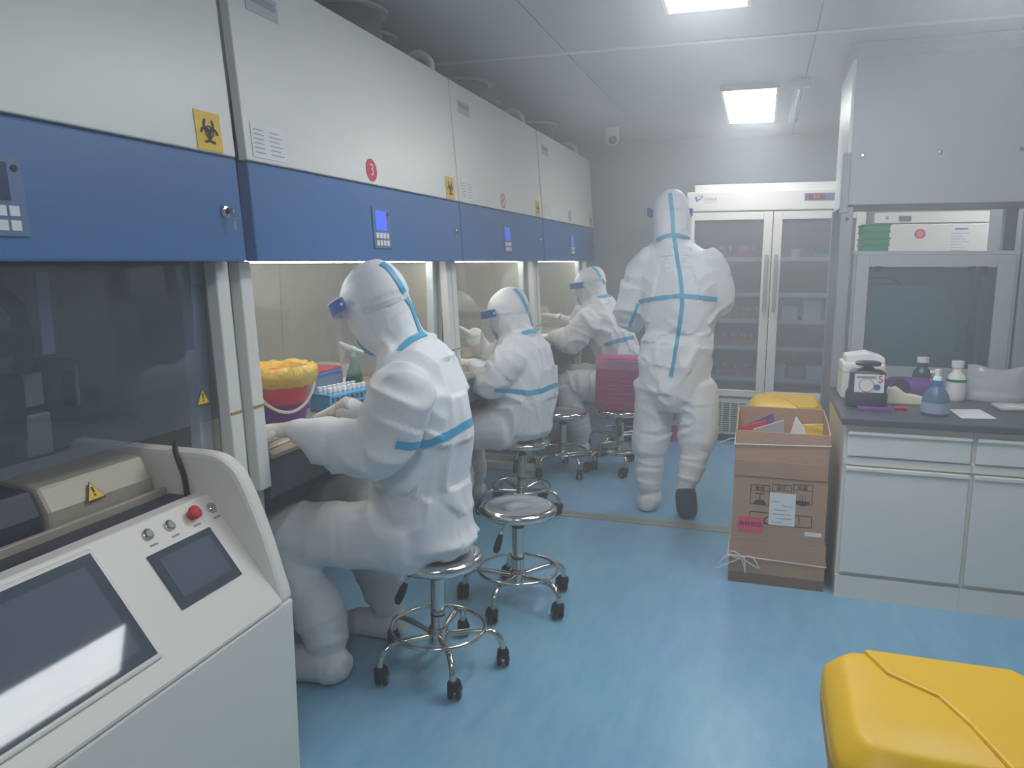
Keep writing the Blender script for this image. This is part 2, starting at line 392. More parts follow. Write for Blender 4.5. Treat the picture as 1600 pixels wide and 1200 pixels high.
def cabinet(y0, y1, label, lit, number, lcd_y, gap_side=True, full=True, keys=False):
    ym = (y0 + y1) / 2
    t = thing('biosafety_cabinet', label, 'lab cabinet', (-1.8, ym, 0), 'biosafety cabinets in a row on the left')
    XB = -2.18
    wall = 0.03
    # outer shell: sides, back, roof housing
    side = [(XB, 0.75), (-1.485, 0.75), (-1.52, ZB), (-1.475, ZB + 0.01), (FT - 0.03, ZT - 0.004), (XB, ZT - 0.004)]
    part(t, 'side_panel', MB().prism(side, 'y', y0, y0 + wall), white, bevel=0.003)
    part(t, 'side_panel', MB().prism(side, 'y', y1 - wall, y1), white, bevel=0.003)
    part(t, 'top_panel', MB().box(XB, FT - 0.02, y0 + wall, y1 - wall, ZT - 0.03, ZT - 0.004), white)
    part(t, 'back_panel', MB().box(XB, XB + 0.02, y0 + wall, y1 - wall, 0.75, ZT - 0.03), dgrey)
    part(t, 'upper_panel', MB().slab([(FM - 0.03, y0, ZM), (FM - 0.03, y1, ZM), (FT - 0.03, y1, ZT), (FT - 0.03, y0, ZT)], 0.03), white, bevel=0.004)
    part(t, 'blue_panel', MB().prism([(FB, ZB), (FM, ZM - 0.003), (FM - 0.04, ZM - 0.003), (FB - 0.045, ZB + 0.03), (FB - 0.045, ZB)], 'y', y0, y1), blue, bevel=0.006)
    # stainless chamber: back wall of three sheets with joints, ceiling
    n = 3; L = (y1 - y0 - 2 * wall) / n
    for k in range(n):
        part(t, 'liner_panel', MB().box(-2.08, -2.07, y0 + wall + k * L + 0.002, y0 + wall + (k + 1) * L - 0.002, 0.862, 1.6), steel, bevel=0.002)
    part(t, 'chamber_ceiling', MB().box(-2.07, -1.46, y0 + wall, y1 - wall, 1.6, 1.62), steel)
    for yy in (y0 + wall, y1 - wall - 0.008):
        part(t, 'liner_side', MB().box(-2.07, -1.5, yy, yy + 0.008, 0.862, 1.6), steel)
    if full:
        part(t, 'work_surface', MB().box(-2.07, -1.471, y0 + wall, y1 - wall, 0.83, 0.86), steel, bevel=0.004)
        part(t, 'front_grille', MB().prism([(-1.47, 0.8585), (-1.455, 0.8585), (-1.436, 0.845), (-1.436, 0.832), (-1.47, 0.832)], 'y', y0 + 0.078, y1 - 0.078), mat('grille_edge', srgb(190, 176, 158), 0.35, metal=0.6), bevel=0.003)
        part(t, 'front_apron', MB().box(-1.475, -1.452, y0 + 0.078, y1 - 0.078, 0.70, 0.829), dgrey, bevel=0.004)  # dark grey includes the shade on this steel front
        # stand
        for yy in (y0 + 0.06, y1 - 0.11):
            part(t, 'stand_leg', MB().box(-1.55, -1.5, yy, yy + 0.05, 0.03, 0.75), cream, bevel=0.004)
            part(t, 'stand_leg', MB().box(-2.12, -2.07, yy, yy + 0.05, 0.03, 0.75), cream, bevel=0.004)
            part(t, 'stand_foot', MB().box(-2.14, -1.44, yy, yy + 0.05, 0.0, 0.05), cream, bevel=0.006)
        part(t, 'stand_rail', MB().box(-1.55, -1.5, y0 + 0.11, y1 - 0.11, 0.70, 0.75), dgrey)
        part(t, 'stand_panel', MB().box(-2.1, -2.085, y0 + 0.11, y1 - 0.11, 0.1, 0.75), dgrey)
        part(t, 'drain_tray', MB().box(-2.0, -1.56, y0 + 0.1, y1 - 0.1, 0.70, 0.82), dgrey, bevel=0.01)
    zb = 0.75
    xb = lambda z: -1.43 - 0.036 * (z - 0.75) / (ZB - 0.75)
    PW = 0.056
    for yy in (y0, y1 - PW):
        po = part(t, 'side_post', MB().prism([(xb(zb), zb), (xb(ZB), ZB), (xb(ZB) - 0.04, ZB), (xb(zb) - 0.04, zb)], 'y', yy, yy + PW), white, bevel=0.005)
        if lit or number == '2':
            q = MB().box(xb(1.0) - 0.004, xb(1.0) + 0.0015, yy + 0.003, yy + PW - 0.003, 1.008, 1.016)
            part(po, 'height_mark', q, mat('mark_gold', srgb(176, 146, 60), 0.5))
    part(t, 'sash_channel', MB().box(-1.56, -1.522, y0 + 0.04, y0 + 0.09, zb + 0.12, ZB), jointm, bevel=0.003)
    part(t, 'sash_channel', MB().box(-1.56, -1.522, y1 - 0.09, y1 - 0.04, zb + 0.12, ZB), jointm, bevel=0.003)
    gz = 1.03 if full else 0.995
    sg = part(t, 'sash_glass', MB().slab([(-1.496, y0 + 0.032, gz), (-1.496, y1 - 0.032, gz), (-1.523, y1 - 0.032, ZB + 0.05), (-1.523, y0 + 0.032, ZB + 0.05)], -0.005), glass if lit else glassdark)
    if lit:
        part(t, 'lamp_strip', MB().box(-1.6, -1.56, y0 + 0.1, y1 - 0.1, 1.4435, 1.452), tubem)
        part(t, 'lamp_holder', MB().box(-1.61, -1.553, y0 + 0.095, y1 - 0.095, 1.4525, 1.6), white)
    else:
        part(t, 'lamp_tube', MB().cyl((-1.6, y0 + 0.1, 1.57), (-1.6, y1 - 0.1, 1.57), 0.014), white, True)
    if not lit: tri_sign(sg, AX(316, 622, -1.4995), (0, 1, 0), (-0.06, 0, 1), 0.045)
    # control panel
    cp = part(t, 'control_panel', front_rect(lcd_y - 0.07, lcd_y + 0.07, 1.497, 1.652, 0.004), mat('bezel_grey', srgb(92, 118, 156), 0.4), bevel=0.002)
    part(cp, 'display', front_rect(lcd_y - 0.052, lcd_y + 0.035, 1.567, 1.64, 0.0015, 0.0055), lcdblue if lit else lcdoff)
    for r in range(2):
        for c in range(4):
            part(cp, 'key', front_rect(lcd_y - 0.055 + c * 0.028, lcd_y - 0.055 + c * 0.028 + 0.021, 1.537 - r * 0.028, 1.557 - r * 0.028, 0.002, 0.005), paper)
    part(cp, 'sensor', MB().cyl((fx(1.63) + 0.005, lcd_y + 0.052, 1.63), (fx(1.63) + 0.007, lcd_y + 0.052, 1.63), 0.007), dark, True)
    # key switch
    yk = y1 - 0.075
    ks = part(t, 'key_switch', MB().lathe([(0.0, 0), (0.018, 0), (0.018, 0.006), (0.013, 0.01), (0.0, 0.01)], (fx(1.585), yk, 1.585), axis=(1, 0, 0)), chrome, True)
    part(ks, 'key_slot', MB().lathe([(0.0, 0.01), (0.008, 0.01), (0.008, 0.012), (0, 0.012)], (fx(1.585), yk, 1.585), axis=(1, 0, 0)), dark, True)
    if keys:
        part(ks, 'key', MB().box(fx(1.58) + 0.012, fx(1.58) + 0.03, yk - 0.002, yk + 0.002, 1.578, 1.592).ring((fx(1.57) + 0.028, yk, 1.572), 0.012, 0.0012, (0, 1, 0), 16, 5)
             .box(fx(1.55) + 0.02, fx(1.55) + 0.0215, yk + 0.004, yk + 0.016, 1.535, 1.566), chrome)
    # stickers
    yb = y1 - 0.105
    st = part(t, 'hazard_sticker', front_rect(yb - 0.05, yb + 0.05, 1.742, 1.842, 0.0015), signyellow)
    part(st, 'hazard_symbol', biohazard(MB(), yb, 1.79, 0.042), ink)
    if number != '2':
        c3 = {'3': (stickred, paper), '4': (paper, stickred), '5': (paper, ink)}[number]
        ns = part(t, 'number_sticker', MB().lathe([(0, 0), (0.042, 0), (0.042, 0.0015), (0, 0.0015)], (fx(1.79) + 0.001, lcd_y - 0.04, 1.79), axis=(1, 0, 0.087)), c3[0])
        if number != '3':
            part(ns, 'rim', arc_flat(MB(), lcd_y - 0.04, 1.79, 0.036, 0.007, 0, 2 * PI, 24), c3[1])
        text(ns, 'digit', number, 0.062, (fx(1.79) + 0.004, lcd_y - 0.04, 1.789), (0, 1, 0), (-0.087, 0, 1), c3[1])
    if full:
        dc = part(t, 'data_sheet', front_rect(y0 + 0.03, y0 + 0.2, 1.75, 1.85, 0.0012), paper)
        lines = MB()
        for k in range(6):
            for (a, b) in ((0.042, 0.09), (0.12, 0.17 if k % 2 else 0.185)):
                q = front_rect(y0 + a, y0 + b, 1.764 + k * 0.013, 1.7665 + k * 0.013, 0.0005, 0.0025); lines.add(q.v, q.f)
        part(dc, 'print', lines, lightgrey)
        pl = part(t, 'name_plate', front_rect(y0 + 0.08, y0 + 0.24, 2.17, 2.235, 0.002), mat('plate_silver', srgb(186, 190, 196), 0.35, metal=0.3), bevel=0.001)
        q = front_rect(y0 + 0.095, y0 + 0.225, 2.2, 2.222, 0.0006, 0.0035)
        part(pl, 'print', q, lightgrey)
    return t
S = [1.885, 1.935, 3.572, 3.585, 5.085, 5.115, 6.76]
cabinet(0.23, S[0], 'tinted unlit lab hood over the white machine, leftmost of the row', False, '2', 1.13, full=False, keys=True)
cabinet(S[1], S[2], 'lit biosafety cabinet with the red number 3 sticker', True, '3', 2.73)
cabinet(S[3], S[4], 'lit biosafety cabinet with the ringed number 4 sticker', True, '4', 4.3)
cabinet(S[5], S[6], 'lit biosafety cabinet with number 5 sticker, farthest along the left wall', True, '5', 5.92)
t = thing('shaded_gap_fill', 'grey strip standing for the shaded gap between the two nearest lab cabinets', 'gap strip', (-1.8, 1.91, 0))  # grey stands in for shade in the gap between the cabinets
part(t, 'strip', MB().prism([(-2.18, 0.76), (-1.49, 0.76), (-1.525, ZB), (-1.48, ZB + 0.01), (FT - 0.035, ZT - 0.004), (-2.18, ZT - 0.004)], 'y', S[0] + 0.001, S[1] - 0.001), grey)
# exhaust collars on the ceiling
for k, (x, y, r, lb) in enumerate([(-1.72, 3.05, 0.155, 'dark exhaust duct collar over cabinet 3, nearest one'), (-1.8, 3.42, 0.10, 'smaller duct collar over the far end of cabinet 3'),
                     (-1.74, 4.45, 0.155, 'wide exhaust duct collar over cabinet 4'), (-1.82, 5.0, 0.105, 'small duct collar between cabinets 4 and 5'), (-1.72, 5.92, 0.155, 'exhaust duct collar over cabinet 5, farthest one')]):
    t = thing('exhaust_duct', lb, 'duct', (x, y, ZT), 'exhaust duct stubs above the cabinets')
    part(t, 'pipe', MB().lathe([(r - 0.004, 0.001), (r, 0.001), (r, 0.17), (r - 0.004, 0.17)], n=36), dgrey, True, world=False)
    part(t, 'flange', MB().lathe([(r - 0.002, 0.165), (r + 0.03, 0.165), (r + 0.03, 0.176), (r - 0.002, 0.176)], n=36), jointm, True, world=False)
for x, y, lb in ((-1.56, 3.48, 'white hose elbow on the top of the cabinet numbered 3'), (-1.56, 4.93, 'white hose loop on top of the cabinet numbered 4'), (-1.56, 6.45, 'farthest white hose loop, on the cabinet numbered 5')):
    solo('hose', MB().tube(catmull([(x - 0.1, y, ZT - 0.004), (x - 0.09, y, ZT + 0.07), (x - 0.02, y, ZT + 0.1), (x + 0.04, y, ZT + 0.06), (x + 0.045, y, ZT - 0.002)]), 0.018), cream, lb, 'hose', (x, y, ZT), 'hoses on the cabinet tops', True)

# ================================================================== white machine in front of the first hood
MX, RZ = -1.115, 0.60                      # front face, ridge height
PT = V((-1.322, 0, 0.862)); PR = V((MX, 0, RZ))
pn = V((PT.z - PR.z, 0, PR.x - PT.x)).normalized()          # panel normal (towards +x, up)
mt = thing('extraction_machine', 'big white machine with two dark touch screens on a sloped panel', 'lab machine', (-1.5, 0.9, 0))
ya, yb2 = 0.05, 1.62
part(mt, 'body', MB().prism([(MX, 0.03), (MX, RZ - 0.012), (MX - 0.02, RZ - 0.012), (-1.36, 0.80), (-2.05, 0.80), (-2.05, 0.03)], 'y', ya, yb2 - 0.004), cream, bevel=0.006)
part(mt, 'plinth', MB().box(-2.0, MX - 0.05, ya + 0.04, yb2 - 0.05, 0, 0.03), dgrey)
part(mt, 'control_slope', MB().prism([(PR.x, RZ - 0.01), (PR.x, RZ), (PT.x, PT.z), (PT.x - 0.04, PT.z), (PT.x - 0.04, 0.80), (-1.33, 0.80)], 'y', ya, yb2 - 0.05), cream, bevel=0.008)
def side_prof():
    top = [(MX, RZ - 0.012), (MX - 0.006, RZ + 0.02)] + [tuple(p.xz) for p in catmull([V((-1.128, 0, 0.64)), V((-1.172, 0, 0.78)), V((-1.225, 0, 0.905)), V((-1.262, 0, 0.945)), V((-1.31, 0, 0.965)), V((-1.40, 0, 0.968))], 5)]
    return top + [(-2.05, 0.972), (-2.05, 0.80), (-1.36, 0.80), (-1.2, RZ - 0.012)]
part(mt, 'end_panel', MB().prism(side_prof(), 'y', yb2 - 0.05, yb2), cream, bevel=0.012)
part(mt, 'end_panel', MB().prism(side_prof(), 'y', ya - 0.05, ya), cream, bevel=0.012)
deckm = mat('deck_dark', srgb(52, 58, 70), 0.4)
part(mt, 'deck', MB().box(-2.04, -1.362, ya, yb2 - 0.05, 0.80, 0.822), deckm)
part(mt, 'slot_cover', MB().box(-1.44, -1.364, ya, yb2 - 0.053, 0.823, 0.853), deckm, bevel=0.002)
part(mt, 'deck_rail', MB().box(-1.456, -1.442, ya, yb2 - 0.06, 0.823, 0.872), beige, bevel=0.003)
hb = part(mt, 'heating_block', MB().prism([(-1.47, 0.823), (-1.47, 0.9), (-1.50, 0.955), (-1.68, 0.972), (-1.68, 0.823)], 'y', 1.235, 1.545), beige, bevel=0.01)
tri_sign(hb, (-1.472, 1.36, 0.912), (0, 1, 0), (-0.47, 0, 0.88), 0.045)
part(mt, 'deck_module', MB().prism([(-1.475, 0.823), (-1.475, 0.90), (-1.50, 0.955), (-1.75, 0.965), (-1.75, 0.823)], 'y', 0.4, 1.228), deckm, bevel=0.01)
# gantry, seen dimly through the tinted glass
gm = mat('gantry_dark', srgb(46, 50, 58), 0.45)
GX = -1.76
def gbox(name, p0, p1, m_, dx=0.06, bev=0.006):
    a_, b_ = AX(*p0, GX), AX(*p1, GX)
    return part(mt, name, MB().box(GX - dx, GX, min(a_.y, b_.y), max(a_.y, b_.y), max(0.823, min(a_.z, b_.z)), max(a_.z, b_.z)), m_, bevel=bev)
gbox('gantry_column', (44, 718), (80, 642), beige); gbox('gantry_column', (40, 638), (66, 580), beige)
gbox('gantry_box', (-80, 720), (38, 585), gm, 0.15); gbox('pipette_head', (84, 706), (118, 560), gm, 0.1)
gbox('gantry_column', (98, 640), (122, 570), grey, 0.05); gbox('guide_rod', (68, 556), (76, 425), jointm, 0.012, 0.002)
part(mt, 'gantry_beam', MB().box(-1.98, -1.9, 0.3, 1.56, 1.2, 1.27), gm, bevel=0.006)
part(mt, 'drag_chain', MB().tube(catmull([AX(-40, 470, GX), AX(0, 462, GX), AX(28, 490, GX), AX(38, 535, GX), AX(34, 584, GX)]), 0.022), black, True)
part(mt, 'reagent_box', MB().box(-1.84, -1.74, 1.2, 1.3, 0.823, 0.9), mat('blue_box', srgb(60, 120, 180), 0.5), bevel=0.004)
part(mt, 'reagent_box', MB().box(-1.84, -1.76, 1.42, 1.5, 0.823, 0.91), paper, bevel=0.004)
part(mt, 'cable', MB().tube(catmull([(-1.43, 1.59, 0.985), (-1.41, 1.565, 0.965), (-1.385, 1.562, 0.9), (-1.378, 1.56, 0.83)]), 0.007), dark, True)
# screens on the slope
def on_slope(px, py, l=0.0): return APL(px, py, PR, pn) + pn * l
def slope_rect(y0, y1, s0, s1, lift, th):
    d = (PT - PR).normalized()
    f = lambda y, s: PR + d * s + V((0, y, 0)) + pn * lift
    return MB().slab([f(y0, s0), f(y1, s0), f(y1, s1), f(y0, s1)], th)
def sl(px, py): p = on_slope(px, py); return p.y, (V((p.x, 0, p.z)) - PR).length
(yA, sA), (yB, sB), (yC, sC) = sl(150, 862), sl(240, 1022), sl(60, 1150)
big = part(mt, 'touch_screen', slope_rect(0.62, yB + 0.012, sB - 0.016, sA + 0.012, -0.004, 0.014), cream, bevel=0.008)
part(big, 'screen_bezel', slope_rect(0.635, yB, sB - 0.004, sA, 0.0095, 0.002), screenm)
part(big, 'screen_glass', slope_rect(0.66, yB - 0.028, sB + 0.02, sA - 0.022, 0.011, 0.0012), screenin)
a, b = sl(328, 824), sl(375, 898)
c, d = sl(228, 870), sl(285, 955)
sm = part(mt, 'touch_screen', slope_rect((c[0] + d[0]) / 2, (a[0] + b[0]) / 2, (b[1] + d[1]) / 2, (a[1] + c[1]) / 2, -0.002, 0.007), screenm, bevel=0.002)
part(sm, 'screen_glass', slope_rect((c[0] + d[0]) / 2 + 0.02, (a[0] + b[0]) / 2 - 0.02, (b[1] + d[1]) / 2 + 0.022, (a[1] + c[1]) / 2 - 0.018, 0.004, 0.0018), screenin)
for px, py, mm in ((230, 836, chrome), (264, 822, chrome), (298, 806, red), (329, 794, chrome)):
    p = on_slope(px, py); big_r = mm is red
    bt = part(mt, 'stop_button' if big_r else 'push_button', MB().lathe([(0, 0), (0.0135, 0), (0.0135, 0.006), (0.011, 0.008), (0, 0.008)] if not big_r else [(0, 0), (0.012, 0), (0.011, 0.012), (0.017, 0.014), (0.017, 0.022), (0.012, 0.026), (0, 0.027)], p, axis=pn), mm, True, label='red emergency stop button' if big_r else None)
    if not big_r: part(bt, 'button_face', MB().lathe([(0, 0.008), (0.008, 0.008), (0.008, 0.0095), (0, 0.0095)], p, axis=pn), grey, True)
    q = slope_rect(p.y - 0.012, p.y + 0.012, (V((p.x, 0, p.z)) - PR).length - 0.03, (V((p.x, 0, p.z)) - PR).length - 0.025, 0.0005, 0.0005)
    part(mt, 'button_caption', q, lightgrey)

# ================================================================== bench on the right
CYF, CYB, CTZ = 3.45, 4.22, 0.80
def base_cabinet(x0, x1, label):
    t = thing('base_cabinet', label, 'cabinet', ((x0 + x1) / 2, 3.8, 0), 'white base cabinets under the grey worktop')
    part(t, 'body', MB().box(x0, x1, CYF + 0.022, CYB, 0.1, CTZ - 0.032), cream, bevel=0.002)
    part(t, 'plinth', MB().box(x0, x1, CYF + 0.004, CYB, 0, 0.1), cream)
    d = part(t, 'drawer', MB().box(x0 + 0.012, x1 - 0.006, CYF, CYF + 0.02, 0.636, 0.742), white, bevel=0.003)
    part(d, 'pull_lip', MB().prism([(CYF - 0.008, 0.742), (CYF - 0.008, 0.73), (CYF - 0.002, 0.728), (CYF + 0.004, 0.742)], 'x', x0 + 0.012, x1 - 0.006), white, bevel=0.001)
    part(t, 'rail', MB().box(x0 + 0.004, x1, CYF + 0.008, CYF + 0.022, 0.596, 0.63), cream, bevel=0.002)
    d = part(t, 'door', MB().box(x0 + 0.012, x1 - 0.004, CYF, CYF + 0.02, 0.118, 0.588), white, bevel=0.003)
    part(d, 'pull_lip', MB().prism([(CYF - 0.008, 0.588), (CYF - 0.008, 0.574), (CYF - 0.002, 0.572), (CYF + 0.004, 0.588)], 'x', x0 + 0.012, x1 - 0.004), white, bevel=0.001)
    return t
base_cabinet(0.372, 0.852, 'white base cabinet with drawer next to the cardboard carton')
base_cabinet(0.853, 1.333, 'white base cabinet with drawer cut by the right picture edge')
base_cabinet(1.334, 1.814, 'white base cabinet at the far right end of the bench')
solo('worktop', MB().box(0.355, 1.83, CYF - 0.015, CYB + 0.06, CTZ - 0.03, CTZ), worktop_m, 'dark grey worktop over the white base cabinets', 'worktop', (0.36, CYF, CTZ - 0.03), bevel=0.005)

# grey hood: posts on the floor, big upper panel, glass-fronted box
HY = 4.30
ht = thing('grey_hood', 'grey steel hood with tall upper panel and posts behind the bench', 'hood', (0.9, HY + 0.3, 0))
part(ht, 'upper_panel', MB().box(0.40, 1.75, HY, HY + 0.02, 1.73, 2.43), hoodgrey, bevel=0.003)
part(ht, 'top_edge', MB().prism([(HY - 0.0, 2.43), (HY - 0.05, 2.455), (HY - 0.05, 2.495), (HY + 0.6, 2.495), (HY + 0.6, 2.43)], 'x', 0.38, 1.77), hoodgrey, bevel=0.004)
part(ht, 'side_skin', MB().box(0.385, 0.4, HY + 0.0, HY + 0.6, 1.73, 2.43), white, bevel=0.002)  # white stands for the light falling on the hood's left side
part(ht, 'side_skin', MB().box(1.75, 1.765, HY + 0.0, HY + 0.6, 1.73, 2.43), hoodgrey, bevel=0.002)
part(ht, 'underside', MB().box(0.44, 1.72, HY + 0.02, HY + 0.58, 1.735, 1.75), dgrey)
part(ht, 'back_skin', MB().box(0.4, 1.75, HY + 0.58, HY + 0.6, 1.73, 2.43), hoodgrey)
part(ht, 'post', MB().box(0.375, 0.43, HY - 0.002, HY + 0.06, 0, 1.72), grey, bevel=0.004)
part(ht, 'post', MB().box(0.375, 0.43, HY + 0.54, HY + 0.6, 0, 1.73), grey, bevel=0.004)
part(ht, 'post', MB().box(1.19, 1.33, HY - 0.002, HY + 0.06, 0, 1.73), grey, bevel=0.004)
part(ht, 'post', MB().box(1.24, 1.3, HY + 0.54, HY + 0.6, 0, 1.73), grey, bevel=0.004)
part(ht, 'post_sleeve', MB().box(0.368, 0.4, HY - 0.012, HY + 0.066, 1.69, 1.985), grey, bevel=0.003)
for x in (0.452, 0.80, 1.14):
    part(ht, 'screw', MB().lathe([(0, 0), (0.011, 0), (0.009, 0.005), (0, 0.006)], (x, HY, 1.965 + (x - 0.45) * 0.01), axis=(0, -1, 0)), chrome, True)
part(ht, 'screw', MB().lathe([(0, 0), (0.008, 0), (0.006, 0.004), (0, 0.005)], (0.402, HY - 0.002, 1.66), axis=(0, -1, 0)), dark, True)
# glass-fronted box
bt = thing('glass_front_box', 'grey box with teal glass front under the hood', 'instrument case', (0.8, HY + 0.3, 0.815))
bx0, bx1, by0, by1, bz0, bz1 = 0.445, 1.18, HY + 0.0, HY + 0.52, 0.80, 1.50
part(bt, 'stand', MB().box(bx0, bx1, by0 + 0.03, by1, 0.0, bz0), dgrey)
part(bt, 'top', MB().box(bx0, bx1, by0, by1, bz1 - 0.02, bz1), hoodgrey, bevel=0.004)
part(bt, 'bottom', MB().box(bx0, bx1, by0, by1, bz0, bz0 + 0.03), hoodgrey, bevel=0.003)
part(bt, 'side', MB().box(bx0, bx0 + 0.015, by0, by1, bz0 + 0.03, bz1 - 0.02), grey, bevel=0.003)
part(bt, 'side', MB().box(bx1 - 0.015, bx1, by0, by1, bz0 + 0.03, bz1 - 0.02), grey, bevel=0.003)
part(bt, 'back', MB().box(bx0 + 0.015, bx1 - 0.015, by1 - 0.012, by1, bz0 + 0.03, bz1 - 0.02), mat('box_back', srgb(150, 168, 172), 0.5))
fr = part(bt, 'front_frame', MB().box(bx0 + 0.015, bx0 + 0.075, by0 - 0.006, by0 + 0.02, bz0 + 0.03, bz1 - 0.02).box(bx1 - 0.09, bx1 - 0.015, by0 - 0.006, by0 + 0.02, bz0 + 0.03, bz1 - 0.02)
     .box(bx0 + 0.075, bx1 - 0.09, by0 - 0.006, by0 + 0.02, 1.42, bz1 - 0.02).box(bx0 + 0.075, bx1 - 0.09, by0 - 0.006, by0 + 0.02, bz0 + 0.03, 0.92), hoodgrey, bevel=0.003)
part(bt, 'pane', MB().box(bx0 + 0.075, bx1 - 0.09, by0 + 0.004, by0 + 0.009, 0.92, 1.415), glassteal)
for x in (bx0 + 0.115, bx1 - 0.15, bx1 - 0.2):
    part(bt, 'clip', MB().box(x - 0.015, x + 0.015, by0 - 0.012, by0 + 0.003, 1.395, 1.425), dark, bevel=0.002)
it = thing('covered_instrument', 'dark teal rounded instrument inside the glass-front box', 'instrument', (0.75, HY + 0.26, bz0 + 0.03))
pr = [(0.47, 0.832), (0.47, 1.30), (0.49, 1.325)] + [(q.x, q.z) for q in catmull([V((0.60, 0, 1.33)), V((0.82, 0, 1.325)), V((0.90, 0, 1.29)), V((0.96, 0, 1.19)), V((0.985, 0, 1.05)), V((0.96, 0, 0.95)), V((0.9, 0, 0.90))], 5)] + [(0.84, 0.832)]
part(it, 'cover', MB().prism(pr, 'y', HY + 0.12, HY + 0.44), teal, bevel=0.02)
part(it, 'cable', MB().tube(catmull([(0.5, HY + 0.2, 1.32), (0.56, HY + 0.2, 1.36), (0.66, HY + 0.22, 1.36), (0.72, HY + 0.25, 1.322)]), 0.006), dark, True)
part(it, 'stand', MB().box(1.03, 1.07, HY + 0.2, HY + 0.24, 0.832, 1.4).box(1.0, 1.12, HY + 0.15, HY + 0.3, 0.83, 0.86), dark, bevel=0.004)
# green trays on the box
for k in range(4):
    m = MB(); x0, x1, z0 = 0.485 - 0.002 * (k % 2), 0.617 + 0.002 * (k % 2), bz1 + k * 0.034
    m.box(x0 + 0.006, x1 - 0.006, HY + 0.06, HY + 0.28, z0, z0 + 0.026)
    m.box(x0, x1, HY + 0.054, HY + 0.286, z0 + 0.026, z0 + 0.0335)
    solo('tube_tray', m, green, ['green plastic tray at the bottom of the stack on the glass-front box', 'second green tray up in the stack on the glass-front box', 'third green tray up in the stack on the glass-front box', 'topmost green tray of the stack on the glass-front box'][k],
         'tray', (0.55, HY + 0.17, z0), 'green trays stacked on the box', bevel=0.003)
# white freezer behind
ft = thing('lab_freezer', 'white upright freezer with red round mark, seen under the hood', 'freezer', (1.14, 6.7, 0))
fx0, fx1, fy = 0.78, 1.52, 6.3
part(ft, 'body', MB().box(fx0, fx1, fy + 0.06, 7.05, 0.08, 1.80), white, bevel=0.006)
part(ft, 'header', MB().box(fx0, fx1, fy + 0.01, fy + 0.06, 1.725, 1.80), cream, bevel=0.004)
part(ft, 'door', MB().box(fx0, fx1, fy, fy + 0.058, 0.14, 1.715), cream, bevel=0.006)
part(ft, 'plinth', MB().box(fx0 + 0.02, fx1 - 0.02, fy + 0.08, 7.0, 0, 0.08), dgrey)
part(ft, 'display', MB().box(0.94, 1.02, fy + 0.004, fy + 0.012, 1.738, 1.775), dgrey)
part(ft, 'logo_dot', MB().lathe([(0, 0), (0.012, 0), (0.012, 0.002), (0, 0.002)], (0.86, fy + 0.01, 1.762), axis=(0, -1, 0)), lightgrey)
rs = part(ft, 'round_mark', MB().lathe([(0, 0), (0.036, 0), (0.036, 0.002), (0, 0.002)], (1.083, fy, 1.645), axis=(0, -1, 0), n=32), stickred)
part(rs, 'mark_centre', MB().lathe([(0, 0.002), (0.024, 0.002), (0.024, 0.003), (0, 0.003)], (1.083, fy, 1.645), axis=(0, -1, 0), n=32), mat('pale_red', srgb(226, 140, 136), 0.5))
sh = part(ft, 'notice_sheet', MB().box(1.27, 1.42, fy - 0.002, fy, 1.50, 1.71), paper)
part(sh, 'heading', MB().box(1.305, 1.39, fy - 0.003, fy - 0.002, 1.672, 1.684), blue)
m = MB()
for k in range(7): m.box(1.285, 1.40 - 0.02 * (k % 3), fy - 0.003, fy - 0.002, 1.525 + k * 0.02, 1.529 + k * 0.02)
part(sh, 'print', m, lightgrey)
part(ft, 'handle', MB().box(1.475, 1.495, fy - 0.04, fy - 0.025, 0.8, 1.3).box(1.475, 1.495, fy - 0.03, fy, 0.8, 0.83).box(1.475, 1.495, fy - 0.03, fy, 1.27, 1.3), grey, bevel=0.004)

# ================================================================== things on the bench
def onb(px, py): return AZ(px, py, CTZ)
# white dispenser box with a tissue
p = V((0.475, 4.0, CTZ))
t = thing('tissue_dispenser', 'off-white box with a folded white sheet on top beside the dark bottle', 'box', p)
part(t, 'body', MB().box(-0.085, 0.105, -0.08, 0.12, 0.0, 0.175), cream, bevel=0.012, world=False)
part(t, 'lid_line', MB().box(-0.086, 0.106, -0.081, 0.121, 0.128, 0.131), lightgrey, world=False)
part(t, 'knob', MB().cyl((0.07, -0.08, 0.09), (0.07, -0.088, 0.09), 0.007), grey, world=False)
part(t, 'sheet', MB().prism([(-0.07, 0.175), (-0.068, 0.205), (0.03, 0.222), (0.1, 0.2), (0.105, 0.175)], 'y', -0.05, 0.1), paper, world=False, bevel=0.006)
# dark bottle with label 5
p = onb(1352, 634)
t = thing('dark_pump_bottle', 'dark navy bottle with a white picture label and red 5', 'bottle', p)
bn = mat('navy_plastic', srgb(40, 50, 74), 0.4)
def rbox_rings(specs, n=24, pw=5.0):
    """rounded-square lofts: list of (z, hx, hy)"""
    m = MB(); vs = []
    for z, hx, hy in specs:
        for k in range(n):
            a = 2 * PI * k / n; c, s_ = math.cos(a), math.sin(a); q = (abs(c) ** pw + abs(s_) ** pw) ** (-1 / pw)
            vs.append((c * q * hx, s_ * q * hy, z))
    fs = [tuple(range(n))[::-1], tuple(range((len(specs) - 1) * n, len(specs) * n))]
    for i in range(len(specs) - 1):
        for k in range(n): fs.append((i * n + k, i * n + (k + 1) % n, (i + 1) * n + (k + 1) % n, (i + 1) * n + k))
    return m.add(vs, fs)
part(t, 'bottle', rbox_rings([(0, 0.075, 0.05), (0.008, 0.085, 0.06), (0.06, 0.085, 0.06), (0.075, 0.075, 0.052), (0.155, 0.073, 0.05), (0.165, 0.06, 0.042), (0.17, 0.028, 0.028), (0.176, 0.026, 0.026)]), bn, True, world=False)
